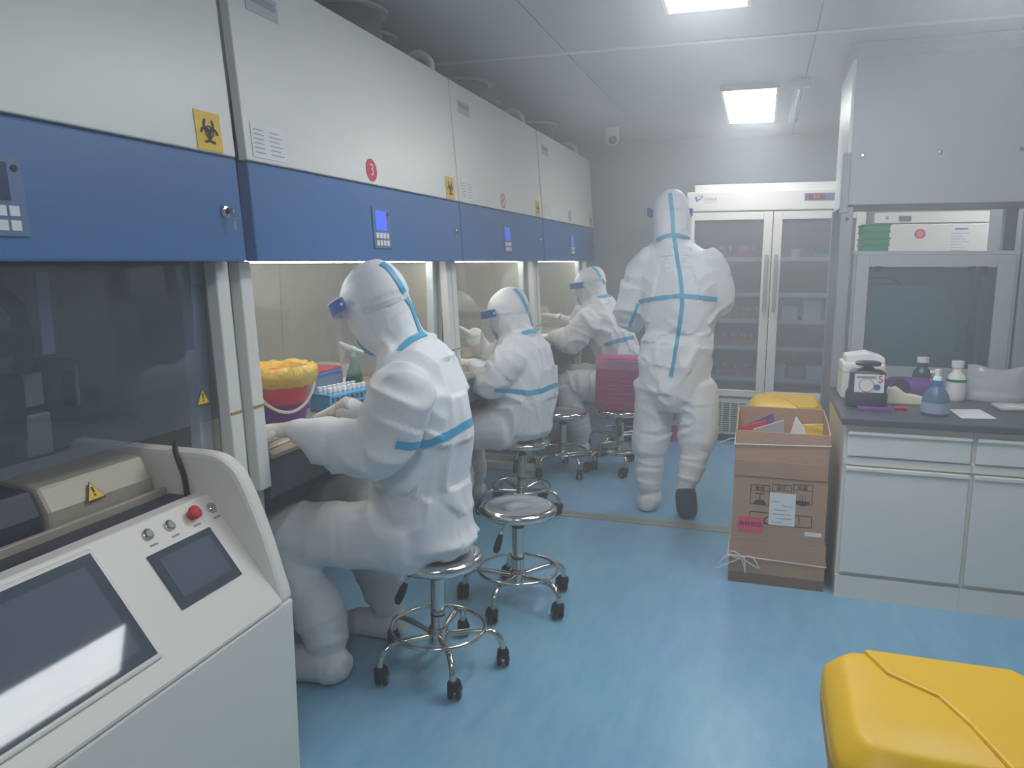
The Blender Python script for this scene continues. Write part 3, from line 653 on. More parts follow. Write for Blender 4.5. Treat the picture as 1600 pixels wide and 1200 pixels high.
part(t, 'cap', MB().lathe([(0, 0.175), (0.018, 0.175), (0.02, 0.185), (0.052, 0.187), (0.055, 0.198), (0.045, 0.204), (0, 0.204)]), bn, True, world=False)
lb = part(t, 'label', MB().box(-0.058, 0.064, -0.0545, -0.0525, 0.07, 0.152), paper, world=False)
part(lb, 'oval_print', MB().ring((-0.008, -0.055, 0.103), 0.03, 0.002, (0, 1, 0), 24, 5), lightgrey, world=False)
part(lb, 'blue_spot', MB().lathe([(0, 0), (0.014, 0), (0.014, 0.001), (0, 0.001)], (0.035, -0.0545, 0.095), axis=(0, -1, 0)), mat('label_blue', srgb(70, 110, 170), 0.6), world=False)
part(lb, 'heading_print', MB().box(-0.05, 0.03, -0.0553, -0.0544, 0.133, 0.144), lightgrey, world=False)
text(lb, 'digit', '5', 0.046, p + V((0.048, -0.0556, 0.13)), (1, 0, 0), (0, 0, 1), red)
# purple marker / red marker
def marker(p, q, m1, label):
    p = V(p); q = V(q); d = (q - p).normalized(); t = thing('marker_pen', label, 'pen', p, 'pens lying on the bench')
    part(t, 'barrel', MB().tube([p, p + (q - p) * 0.65], 0.0085), m1, True)
    part(t, 'cap', MB().tube([p + (q - p) * 0.64, p + (q - p) * 0.97, q], [0.0095, 0.0095, 0.006]), m1, True)
    return t
a, b = onb(1340, 641), onb(1392, 641)
solo('purple_strip', MB().box(a.x, b.x, a.y - 0.006, a.y + 0.02, CTZ, CTZ + 0.016), purple, 'flat purple strip lying in front of the dark bottle', 'ruler', (a.x, a.y, CTZ), bevel=0.003)
a, b = onb(1392, 640), onb(1416, 641)
marker((a.x + 0.012, a.y, CTZ + 0.0095), (b.x, b.y, CTZ + 0.0095), red, 'short red pen lying beside the purple strip')
# tape dispenser
p = onb(1412, 632); p = V((p.x, 3.86, CTZ))
t = thing('tape_dispenser', 'cream tape dispenser between the dark bottle and the spray bottle', 'tape dispenser', p)
pr = [(-0.075, 0), (0.09, 0), (0.088, 0.035), (0.05, 0.045), (0.0, 0.055), (-0.04, 0.085), (-0.07, 0.075)]
part(t, 'body', MB().prism(pr, 'y', -0.028, 0.028), mat('cream_plastic', srgb(226, 222, 200), 0.45), bevel=0.008, world=False)
part(t, 'tape_roll', MB().lathe([(0.014, -0.012), (0.042, -0.012), (0.042, 0.012), (0.014, 0.012)], (-0.02, 0, 0.076), axis=(0, 1, 0)), mat('dark_purple', srgb(70, 62, 98), 0.4), True, world=False)
part(t, 'blade', MB().box(0.078, 0.09, -0.012, 0.012, 0.034, 0.046), chrome, world=False)
# purple crumpled glove box
t = solo('purple_packet', rbox_rings([(0, 0.1, 0.06), (0.02, 0.11, 0.066), (0.07, 0.105, 0.06), (0.095, 0.085, 0.045), (0.1, 0.05, 0.03)]), purple, 'purple packet behind the cream tape dispenser', 'packet', (0, 0, 0), smooth=True)
t.location = (0.70, 4.04, CTZ)
# dark green bottle with white cap
def capped(p, label, bm_, H, R, cap, capH, band=None, lab=True, neck=0.5):
    t = thing('reagent_bottle', label, 'bottle', p, 'reagent bottles on the bench')
    part(t, 'bottle', MB().lathe([(0, 0), (R * 0.94, 0), (R, 0.006), (R, H * 0.62), (R * 0.85, H * 0.74), (R * neck, H * 0.84), (R * neck, H), (0, H)]), bm_, True, world=False)
    part(t, 'cap', MB().lathe([(0, H - 0.004), (R * neck * 1.25, H - 0.004), (R * neck * 1.25, H + capH), (0, H + capH)]), cap, True, world=False)
    if lab: part(t, 'label', MB().lathe([(R + 0.0004, H * 0.1), (R + 0.0012, H * 0.1), (R + 0.0012, H * 0.52), (R + 0.0004, H * 0.52)]), paper, True, world=False)
    if band: part(t, 'colour_band', MB().lathe([(R + 0.0006, H * 0.55), (R + 0.0014, H * 0.55), (R + 0.0014, H * 0.63), (R + 0.0006, H * 0.63)]), band, True, world=False)
    return t
capped(V((0.775, 4.16, CTZ)), 'dark green bottle with white cap and white label at the back', bottlebrown, 0.165, 0.042, paper, 0.022)
capped(V((0.905, 4.06, CTZ)), 'white bottle with green band behind the spray bottle', cream, 0.16, 0.042, paper, 0.026, green)
# spray bottle
p = onb(1460, 648)
t = thing('spray_bottle', 'clear blue spray bottle with white nozzle at the bench front', 'spray bottle', p)
part(t, 'bottle', MB().lathe([(0, 0), (0.05, 0), (0.054, 0.008), (0.054, 0.06), (0.05, 0.085), (0.036, 0.108), (0.02, 0.122), (0.018, 0.135), (0, 0.135)]), bottleblue, True, world=False)
part(t, 'collar', MB().lathe([(0, 0.128), (0.021, 0.128), (0.021, 0.15), (0, 0.15)]), mat('collar_blue', srgb(52, 120, 196), 0.45), True, world=False)
part(t, 'nozzle', MB().lathe([(0, 0.15), (0.018, 0.15), (0.015, 0.166), (0.012, 0.168), (0.012, 0.196), (0, 0.197)]).box(-0.03, 0.0, -0.006, 0.006, 0.18, 0.19), paper, True, world=False)
part(t, 'label', MB().lathe([(0.0545, 0.012), (0.0552, 0.012), (0.0552, 0.056), (0.0545, 0.056)]), mat('faded_label', srgb(150, 164, 196), 0.6), True, world=False)
# plastic bag of supplies
m = MB(); nx, ny = 18, 12; vs = []; fs = []
for side in (0, 1):
    for j in range(ny + 1):
        for i in range(nx + 1):
            u, v = i / nx, j / ny; bulge = math.sin(PI * min(1, max(0, u))) ** 0.6 * (1 - v) ** 0.5
            x = 0.95 + 0.255 * u; z = CTZ + 0.004 + 0.155 * v + 0.012 * math.sin(u * 7 + 1) * v
            y = 4.075 + (-1 if side == 0 else 1) * (0.004 + 0.05 * bulge) + 0.012 * noise.noise(V((u * 5, v * 4, side * 3))) * (0.3 + v)
            vs.append((x, y, z))
N = (nx + 1) * (ny + 1)
for s_ in (0, 1):
    for j in range(ny):
        for i in range(nx):
            a = s_ * N + j * (nx + 1) + i; fs.append((a, a + 1, a + nx + 2, a + nx + 1))
edge = [i for i in range(nx + 1)] + [j * (nx + 1) + nx for j in range(1, ny + 1)] + [ny * (nx + 1) + i for i in range(nx - 1, -1, -1)] + [j * (nx + 1) for j in range(ny - 1, 0, -1)]
for k in range(len(edge)):
    a, b = edge[k], edge[(k + 1) % len(edge)]; fs.append((a, b, N + b, N + a))
m.add(vs, fs)
t = thing('plastic_bag', 'clear plastic bag standing on the bench in front of the glass box', 'bag', (1.07, 4.075, CTZ))
part(t, 'bag_film', m, bagclear, True)
part(t, 'roll_inside', MB().cyl((0.975, 4.075, CTZ + 0.024), (1.185, 4.075, CTZ + 0.024), 0.019, n=18), cream, True)
# papers
a = [onb(1483, 640), onb(1530, 640), onb(1558, 655), onb(1502, 654)]
solo('paper_sheet', MB().slab([q + V((0, 0, 0.0005)) for q in a][::-1], 0.0015), paper, 'single white sheet lying on the worktop by the spray bottle', 'paper', a[0])
a = [V((1.03, 3.80, CTZ)), V((1.2, 3.83, CTZ)), V((1.18, 3.96, CTZ)), V((1.02, 3.93, CTZ))]
t = thing('wipe_packet', 'flat pale packet lying in front of the plastic bag', 'packet', a[0])
part(t, 'packet', MB().slab([q + V((0, 0, 0.0005)) for q in a], 0.016), mat('pale_packet', srgb(200, 200, 196), 0.6, bump=0.3, bscale=20), bevel=0.006)
part(t, 'flap', MB().slab([a[0] + V((0.02, 0.02, 0.0166)), a[0] + V((0.1, 0.03, 0.0166)), a[0] + V((0.1, 0.08, 0.0166)), a[0] + V((0.02, 0.07, 0.0166))], 0.002), paper)
t = thing('purple_jar', 'dark purple jar with shiny lid at the right picture edge', 'jar', (1.235, 3.95, CTZ))
part(t, 'jar', MB().lathe([(0, 0), (0.045, 0), (0.048, 0.006), (0.048, 0.085), (0.04, 0.098), (0, 0.098)]), mat('plum', srgb(84, 74, 108), 0.4), True, world=False)
part(t, 'lid', MB().lathe([(0, 0.096), (0.04, 0.096), (0.042, 0.1), (0.042, 0.115), (0.036, 0.122), (0, 0.123)]), chrome, True, world=False)

# ================================================================== glass-door refrigerator
RX0, RX1, RY, RD, RH = -0.585, 0.725, 6.33, 0.68, 1.985
rt = thing('glass_door_refrigerator', 'white two-door lab refrigerator with glass doors at the back wall', 'refrigerator', ((RX0 + RX1) / 2, RY + RD / 2, 0))
SX = 0.07
part(rt, 'header', MB().box(RX0, RX1, RY, RY + RD, 1.835, RH), cream, bevel=0.008)
part(rt, 'top_cover', MB().box(RX0 + 0.05, RX1 - 0.02, RY + 0.08, RY + RD, RH, RH + 0.06), white, bevel=0.006)
part(rt, 'side_wall', MB().box(RX0, RX0 + 0.05, RY + 0.05, RY + RD, 0.36, 1.835), cream)
part(rt, 'side_wall', MB().box(RX1 - 0.05, RX1, RY + 0.05, RY + RD, 0.36, 1.835), cream)
lin = mat('fridge_liner', srgb(150, 154, 160), 0.5)
part(rt, 'back_wall', MB().box(RX0 + 0.05, RX1 - 0.05, RY + RD - 0.05, RY + RD, 0.36, 1.835), lin)
part(rt, 'lower_housing', MB().box(RX0, RX1, RY + 0.01, RY + RD, 0.06, 0.36), cream, bevel=0.006)
part(rt, 'kick_plate', MB().box(RX0 + 0.03, RX1 - 0.03, RY + 0.05, RY + RD, 0, 0.06), dgrey)
def fdoor(x0, x1, hx):
    d = part(rt, 'door', MB().box(x0, x0 + 0.065, RY - 0.005, RY + 0.045, 0.375, 1.825).box(x1 - 0.065, x1, RY - 0.005, RY + 0.045, 0.375, 1.825)
         .box(x0 + 0.065, x1 - 0.065, RY - 0.005, RY + 0.045, 1.765, 1.825).box(x0 + 0.065, x1 - 0.065, RY - 0.005, RY + 0.045, 0.375, 0.43), cream, bevel=0.004)
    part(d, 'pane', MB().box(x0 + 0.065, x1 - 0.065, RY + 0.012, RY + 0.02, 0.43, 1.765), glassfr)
    part(d, 'handle', MB().box(hx - 0.014, hx + 0.014, RY - 0.045, RY - 0.03, 1.06, 1.5).box(hx - 0.012, hx + 0.012, RY - 0.035, RY - 0.005, 1.07, 1.1).box(hx - 0.012, hx + 0.012, RY - 0.035, RY - 0.005, 1.46, 1.49),
         mat('handle_silver', srgb(188, 190, 192), 0.3, metal=0.6), bevel=0.004)
fdoor(RX0 + 0.003, SX - 0.003, SX - 0.035); fdoor(SX + 0.003, RX1 - 0.003, SX + 0.035)
ZS = [1.475, 1.2, 0.99, 0.775, 0.525]
for z in ZS + [0.40]:
    s_ = part(rt, 'shelf', MB().box(RX0 + 0.055, RX1 - 0.055, RY + 0.07, RY + RD - 0.06, z - 0.014, z), cream, bevel=0.003)
    part(s_, 'price_rail', MB().box(RX0 + 0.055, RX1 - 0.055, RY + 0.062, RY + 0.07, z - 0.026, z + 0.006), white)
vg = MB()
for cx in range(4):
    for rz in range(14): vg.box(-0.30 + cx * 0.062, -0.30 + cx * 0.062 + 0.048, RY + 0.006, RY + 0.0105, 0.085 + rz * 0.0175, 0.093 + rz * 0.0175)
part(rt, 'vent_slots', vg, mat('slot_dark', srgb(70, 76, 82), 0.6))
ds = part(rt, 'display', MB().box(0.285, 0.62, RY - 0.004, RY, 1.902, 1.955), mat('display_blue', srgb(96, 120, 158), 0.35))
dk = part(ds, 'readout_window', MB().box(0.298, 0.43, RY - 0.006, RY - 0.004, 1.908, 1.95), dark)
text(ds, 'temperature_digits', '5.2', 0.034, (0.37, RY - 0.0068, 1.929), (1, 0, 0), (0, 0, 1), ledred)
for x, z in ((0.308, 1.942), (0.308, 1.916), (0.42, 1.942)):
    part(ds, 'indicator', MB().cyl((x, RY - 0.006, z), (x, RY - 0.008, z), 0.005), ledred)
lg = part(rt, 'logo', MB().prism([(-0.525, 1.945), (-0.46, 1.957), (-0.467, 1.935), (-0.508, 1.905)], 'y', RY - 0.002, RY), mat('logo_blue', srgb(76, 128, 196), 0.5))
part(lg, 'logo_notch', MB().prism([(-0.508, 1.943), (-0.472, 1.95), (-0.476, 1.937), (-0.502, 1.927)], 'y', RY - 0.003, RY - 0.002), cream)
text(rt, 'maker_name', '中科都菱', 0.026, (-0.405, RY - 0.001, 1.925), (1, 0, 0), (0, 0, 1), lightgrey)
part(rt, 'maker_subtitle', MB().box(-0.455, -0.355, RY - 0.0015, RY, 1.902, 1.905), lightgrey)
# racks of tubes (left door), boxes (right door)
def tube_rack(x, y, z, label, wdt=0.13, n=5):
    t = thing('tube_rack', label, 'tube rack', (x, y, z), 'red tube racks in the refrigerator')
    part(t, 'rack', MB().box(-wdt / 2, wdt / 2, -0.05, 0.05, 0, 0.05).box(-wdt / 2, wdt / 2, -0.05, 0.05, 0.056, 0.066), orange, world=False, bevel=0.002)
    for r in range(2):
        for k in range(n):
            part(t, 'tube', MB().cyl((-wdt / 2 + (k + 0.5) * wdt / n, -0.025 + r * 0.05, 0.05), (-wdt / 2 + (k + 0.5) * wdt / n, -0.025 + r * 0.05, 0.095), 0.008, n=8), paper if (k + r) % 3 else mat('tube_cap', srgb(214, 120, 90), 0.5), world=False)
shelfname = ['top shelf', 'second shelf', 'third shelf', 'fourth shelf', 'fifth shelf']
rk = [(0, (-0.30, -0.12)), (2, (-0.38, -0.23, -0.07)), (3, (-0.40, -0.25, -0.10)), (4, (-0.38, -0.22, -0.06))]
for si, xsr in rk:
    for k, x in enumerate(xsr):
        pos = ['left', 'middle', 'right'][k] if len(xsr) == 3 else ['left', 'right'][k]
        tube_rack(x, RY + 0.2, ZS[si], f'{pos} red tube rack on the {shelfname[si]} behind the left refrigerator door')
def carton(name, x0, x1, z0, h, m_, label, dpt=0.2, flap=True):
    t = thing(name, label, 'box', ((x0 + x1) / 2, RY + 0.2, z0), 'boxes in the refrigerator')
    part(t, 'box', MB().box(x0, x1, RY + 0.12, RY + 0.12 + dpt, z0, z0 + h), m_, bevel=0.004)
    part(t, 'lid', MB().box(x0 - 0.003, x1 + 0.003, RY + 0.117, RY + 0.123 + dpt, z0 + h, z0 + h + 0.018), m_, bevel=0.003)
carton('storage_box', 0.17, 0.29, ZS[2], 0.09, paper, 'low white box on the third shelf behind the right refrigerator door')
carton('storage_box', 0.33, 0.46, ZS[2], 0.14, paper, 'tall white box in the middle of the third shelf, right door')
carton('storage_box', 0.49, 0.60, ZS[2], 0.06, paper, 'small white box at the right end of the third shelf')
carton('storage_box', 0.12, 0.22, ZS[4], 0.09, paper, 'white box at the left of the fifth shelf, right door')
carton('storage_box', 0.24, 0.36, ZS[4], 0.08, mat('tan_carton', srgb(178, 158, 140), 0.7), 'tan box beside the white box on the fifth shelf')
carton('storage_box', 0.38, 0.60, ZS[4], 0.085, paper, 'wide white box at the right of the fifth shelf')
carton('storage_box', 0.22, 0.28, ZS[0], 0.05, paper, 'tiny white box on the top shelf behind the right door')
carton('storage_box', 0.38, 0.62, ZS[0], 0.03, mat('cyan_plastic', srgb(70, 150, 196), 0.5), 'flat blue case on the top shelf behind the right door')
t = solo('dark_pouch', rbox_rings([(0, 0.09, 0.06), (0.03, 0.1, 0.065), (0.07, 0.07, 0.05), (0.1, 0.03, 0.03)]), dgrey, 'dark grey pouch on the top shelf behind the right door', 'pouch', (0, 0, 0), smooth=True)
t.location = (0.32, RY + 0.4, ZS[0])
t = solo('wrapped_bundle', rbox_rings([(0, 0.11, 0.07), (0.03, 0.12, 0.075), (0.08, 0.1, 0.06), (0.1, 0.05, 0.03)]), mat('bundle_grey', srgb(160, 158, 156), 0.5, bump=0.5, bscale=12), 'pale grey wrapped bundle behind the boxes on the fifth shelf', 'bundle', (0, 0, 0), smooth=True)
t.location = (0.3, RY + 0.45, ZS[4])
# cable of the fridge
a = AZ(1122, 693, 0.006); b = AZ(1150, 700, 0.006)
solo('power_cable', MB().tube(catmull([(a.x - 0.15, a.y - 0.03, 0.006), (a.x, a.y, 0.006), (a.x + 0.1, a.y + 0.03, 0.05), (a.x + 0.18, a.y - 0.0, 0.04), (b.x + 0.08, b.y - 0.1, 0.006), (b.x + 0.14, b.y - 0.3, 0.006)]), 0.006), white, 'white cable looping on the floor in front of the refrigerator', 'cable', (a.x, a.y, 0), smooth=True)

# ================================================================== waste bins
def pedal_bin(x0, x1, y0, y1, zt, label, name='waste_bin'):
    cx, cy, hx, hy = (x0 + x1) / 2, (y0 + y1) / 2, (x1 - x0) / 2, (y1 - y0) / 2
    t = thing(name, label, 'waste bin', (cx, cy, 0), 'yellow pedal bins')
    rim = zt - 0.075
    part(t, 'body', rbox_rings([(0, hx * 0.72, hy * 0.72), (0.02, hx * 0.78, hy * 0.78), (rim - 0.05, hx * 0.93, hy * 0.93), (rim - 0.045, hx * 0.99, hy * 0.99), (rim, hx * 1.0, hy * 1.0), (rim, hx * 0.9, hy * 0.9)], 36, 7), mat('bin_body', srgb(206, 160, 30), 0.5, var=0.05), True, world=False)
    ld = part(t, 'lid', rbox_rings([(rim + 0.002, hx * 0.97, hy * 0.97), (rim + 0.004, hx * 0.99, hy * 0.99), (rim + 0.022, hx * 0.985, hy * 0.985), (rim + 0.03, hx * 0.96, hy * 0.96), (rim + 0.058, hx * 0.86, hy * 0.87), (rim + 0.066, hx * 0.78, hy * 0.8), (rim + 0.068, hx * 0.3, hy * 0.3)], 36, 8), yellow, True, world=False)
    zz = rim + 0.066
    pl = [(-0.60, 0.82), (-0.44, 0.4), (-0.06, 0.1), (0.1, -0.3), (0.26, -0.86), (0.7, -0.86), (0.8, -0.7), (0.8, 0.7), (0.7, 0.82)]
    part(ld, 'raised_panel', MB().loft([(V((0, 0, 0)), V((0, 0, 0)), V((0, 0, 0)))], 3) if 0 else MB().prism([(x * hx, y * hy) for x, y in pl], 'z', zz - 0.01, zz + 0.009), yellow, world=False, bevel=0.006)
    part(ld, 'hinge', MB().cyl((-hx * 0.4, hy * 0.98, rim + 0.01), (hx * 0.4, hy * 0.98, rim + 0.01), 0.012), yellow, True, world=False)
    part(t, 'pedal', MB().box(-0.06, 0.06, -hy * 0.78 - 0.09, -hy * 0.7, 0.012, 0.03), dark, world=False, bevel=0.006)
    return t
pedal_bin(0.165, 0.60, 1.33, 1.765, 0.615, 'yellow pedal bin with domed lid in the foreground corner')
pedal_bin(-0.035, 0.352, 4.06, 4.52, 0.725, 'yellow waste bin behind the open cardboard carton')

# ================================================================== cardboard cartons
KX0, KX1, KY0, KY1 = -0.072, 0.322, 3.49, 3.93
t = thing('cardboard_carton', 'plain lower cardboard carton tied with twine on the floor', 'carton', (0.125, 3.7, 0), 'stacked cardboard cartons')
part(t, 'carton', MB().box(KX0 - 0.006, KX1 + 0.01, KY0, KY1, 0, 0.205), card, bevel=0.004)
part(t, 'bottom_flap', MB().box(KX0 - 0.004, KX1 + 0.008, KY0 - 0.004, KY0, 0.0, 0.05), mat('cardboard_dark', srgb(128, 104, 90), 0.8, var=0.08), bevel=0.001)
z = 0.115
tw = part(t, 'twine', MB().tube([(KX0 - 0.01, KY0 - 0.005, z + 0.012), (KX1 + 0.014, KY0 - 0.005, z), (KX1 + 0.014, KY1 + 0.004, z), (KX0 - 0.01, KY1 + 0.004, z), (KX0 - 0.01, KY0 - 0.005, z + 0.012)], 0.0028, 6), twine)
kx = KX0 + 0.05
for dx, dz in ((-0.11, -0.055), (-0.05, 0.03), (0.02, -0.06), (0.075, -0.03)):
    part(tw, 'bow_loop', MB().tube(catmull([(kx, KY0 - 0.012, z + 0.01), (kx + dx * 0.6, KY0 - 0.02, z + 0.025 + dz * 0.3), (kx + dx, KY0 - 0.018, z + dz), (kx + dx * 0.7, KY0 - 0.014, z + dz * 0.5 - 0.01), (kx, KY0 - 0.01, z + 0.004)]), 0.0032, 6), twine, True)
t = thing('cardboard_carton', 'open upper cardboard carton with printed handling marks and pink sticker', 'carton', (0.125, 3.7, 0.205), 'stacked cardboard cartons')
ZF, ZK = 0.705, 0.74
th = 0.006
part(t, 'front_wall', MB().box(KX0, KX1, KY0, KY0 + th, 0.205, 0.50), card, bevel=0.001)
part(t, 'front_flap', MB().slab([(KX0, KY0 + 0.001, 0.502), (KX1 - 0.004, KY0 + 0.001, 0.502), (KX1 - 0.006, KY0 + 0.012, ZF), (KX0, KY0 + 0.012, ZF)], -0.006), card, bevel=0.001)
part(t, 'front_fold', MB().box(KX0 + 0.001, KX1 - 0.004, KY0 - 0.005, KY0 - 0.0005, 0.503, 0.575), mat('cardboard_light', srgb(174, 138, 112), 0.8, var=0.06), bevel=0.001)
part(t, 'back_wall', MB().box(KX0, KX1, KY1 - th, KY1, 0.205, ZK), card, bevel=0.001)
part(t, 'side_wall', MB().prism([(KY0 + th, 0.205), (KY0 + 0.014, ZF + 0.005), (KY0 + 0.1, ZK - 0.005), (KY1 - th, ZK), (KY1 - th, 0.205)], 'x', KX0, KX0 + th), card)
part(t, 'side_wall', MB().prism([(KY0 + th, 0.205), (KY0 + 0.014, ZF), (KY0 + 0.14, ZK - 0.01), (KY1 - th, ZK), (KY1 - th, 0.205)], 'x', KX1 - th, KX1), card)
part(t, 'bottom', MB().box(KX0 + th, KX1 - th, KY0 + th, KY1 - th, 0.205, 0.212), card)
z = 0.655
part(t, 'twine', MB().tube([(KX0 - 0.003, KY0 + 0.002, z - 0.012), (KX1 + 0.003, KY0 + 0.004, z + 0.005), (KX1 + 0.003, KY1 + 0.003, z), (KX0 - 0.003, KY1 + 0.003, z), (KX0 - 0.003, KY0 + 0.002, z - 0.012)], 0.0028, 6), twine)
# printed marks on the front (the carton stands upside down)
def K(px, py): q = AY(px, py, KY0); return q.x, q.z
def frame(px0, py0, px1, py1, wd=0.003):
    x0, z1 = K(px0, py0); x1, z0 = K(px1, py1); y = (KY0 - 0.0012, KY0 - 0.0002)
    return MB().box(x0, x1, *y, z1 - wd, z1).box(x0, x1, *y, z0, z0 + wd).box(x0, x0 + wd, *y, z0, z1).box(x1 - wd, x1, *y, z0, z1)
yk = (KY0 - 0.0012, KY0 - 0.0002)
for (a, b, chars) in ((1173, 1202, '碎易'), (1207, 1236, '上向'), (1240, 1269, '雨怕')):
    f_ = part(t, 'mark_frame', frame(a, 756, b, 790), ink)
    x0, zz = K(a, 765); x1, _ = K(b, 765)
    part(f_, 'mark_divider', MB().box(x0, x1, *yk, zz - 0.002, zz), ink)
    text(f_, 'mark_title', chars[::-1], 0.021, ((x0 + x1) / 2, KY0 - 0.001, K(a, 760.5)[1]), (-1, 0, 0), (0, 0, -1), ink) if 0 else None
    me = text_mesh(chars, 0.021); M = Matrix(((1, 0, 0), (0, 0, -1), (0, 1, 0))).to_4x4() @ Matrix.Rotation(PI, 4, 'Z'); M.translation = V(((x0 + x1) / 2, KY0 - 0.001, K(a, 760.8)[1])) - base_of(f_)
    me.transform(M); me.materials.clear(); link('mark_title', me, ink, f_)
def disc_half(cx, cz, R, up, m):
    n = 14; pts = [(cx + R * math.cos(PI * k / n), cz + (1 if up else -1) * R * 0.75 * math.sin(PI * k / n)) for k in range(n + 1)]
    return m.prism(pts, 'y', *yk)
cx, cz = K(1187, 787)
gi = part(t, 'fragile_mark', disc_half(cx, cz, 0.026, True, MB()).box(cx - 0.002, cx + 0.002, *yk, cz + 0.018, cz + 0.046).box(cx - 0.02, cx + 0.02, *yk, cz + 0.045, cz + 0.049), ink)
cx, cz = K(1254, 783)
ui = part(t, 'keep_dry_mark', disc_half(cx, cz, 0.03, False, MB()).box(cx - 0.0015, cx + 0.0015, *yk, cz, cz + 0.03).box(cx - 0.012, cx - 0.0105, *yk, cz, cz + 0.03).box(cx + 0.0105, cx + 0.012, *yk, cz + 0.006, cz + 0.03), ink)
bf = part(t, 'model_frame', frame(1171, 798, 1268, 826, 0.0035), ink)
x0, z0 = K(1199, 814); text(bf, 'model_letters', 'C', 0.055, (x0, KY0 - 0.001, z0), (1, 0, 0), (0, 0, 1), ink)
x0, z0 = K(1248, 815); text(bf, 'model_letters', 'I', 0.05, (x0, KY0 - 0.001, z0), (1, 0, 0), (0, 0, 1), ink)
x0, z1 = K(1203, 769); x1, z0 = K(1241, 823)
ws = part(t, 'shipping_label', MB().box(x0, x1, KY0 - 0.0022, KY0 - 0.0012, z0, z1), paper)
m = MB()
for k, (a, b) in enumerate(((0.1, 0.5), (0.3, 0.9), (0.15, 0.85), (0.2, 0.7), (0.5, 0.9), (0.1, 0.4))):
    zz = z0 + 0.012 + k * 0.019; m.box(x0 + (x1 - x0) * a, x0 + (x1 - x0) * b, KY0 - 0.0028, KY0 - 0.0022, zz, zz + 0.003)
part(ws, 'print', m, lightgrey)
x0, z1 = K(1153, 806); x1, z0 = K(1192, 832)
ps = part(t, 'pink_sticker', MB().box(x0, x1, KY0 - 0.0028, KY0 - 0.0022, z0, z1), stickpink)
text(ps, 'print', '易碎物品', 0.025, ((x0 + x1) / 2, KY0 - 0.003, (z0 + z1) / 2), (1, 0, 0), (0, 0, 1), ink)
x0, z1 = K(1257, 831); x1, z0 = K(1283, 840)
part(t, 'small_label', MB().box(x0, x1, KY0 - 0.0015, KY0 - 0.0005, z0, z1), paper)
# things poking out of the carton
def packet(name, quad, m_, label, cat, th=0.01):
    o = solo(name, MB().slab(quad, th), m_, label, cat, quad[0], bevel=0.003); return o
packet('purple_packet', [V((-0.03, 3.66, 0.62)), V((0.1, 3.68, 0.62)), V((0.085, 3.7, 0.755)), V((-0.035, 3.66, 0.70))], purple, 'purple packet sticking out of the open carton', 'packet')
packet('red_packet', [V((-0.05, 3.62, 0.62)), V((0.06, 3.62, 0.62)), V((0.055, 3.625, 0.735)), V((-0.05, 3.62, 0.70))], red, 'red and white packet edge inside the open carton', 'packet')
packet('grey_pouch', [V((0.0, 3.575, 0.62)), V((0.135, 3.58, 0.62)), V((0.13, 3.585, 0.75)), V((0.0, 3.575, 0.70))], mat('grey_pouch', srgb(176, 176, 178), 0.5), 'light grey pouch standing in the open carton', 'pouch')
packet('white_pouch', [V((0.145, 3.6, 0.62)), V((0.24, 3.6, 0.62)), V((0.22, 3.605, 0.71)), V((0.18, 3.605, 0.765))], paper, 'pointed white paper pouch in the open carton', 'pouch')
packet('yellow_bag', [V((0.16, 3.66, 0.62)), V((0.30, 3.66, 0.62)), V((0.30, 3.67, 0.725)), V((0.17, 3.67, 0.71))], yellowbag, 'yellow film bag folded inside the open carton', 'bag', 0.02)
for o in ('inner_pack',):
    solo(o, MB().box(KX0 + 0.02, KX1 - 0.02, KY0 + 0.04, KY1 - 0.03, 0.213, 0.618), mat('inner_brown', srgb(120, 96, 80), 0.8), 'brown packing filling the open carton below the pouches', 'packing', (0.125, 3.7, 0.213), bevel=0.01)

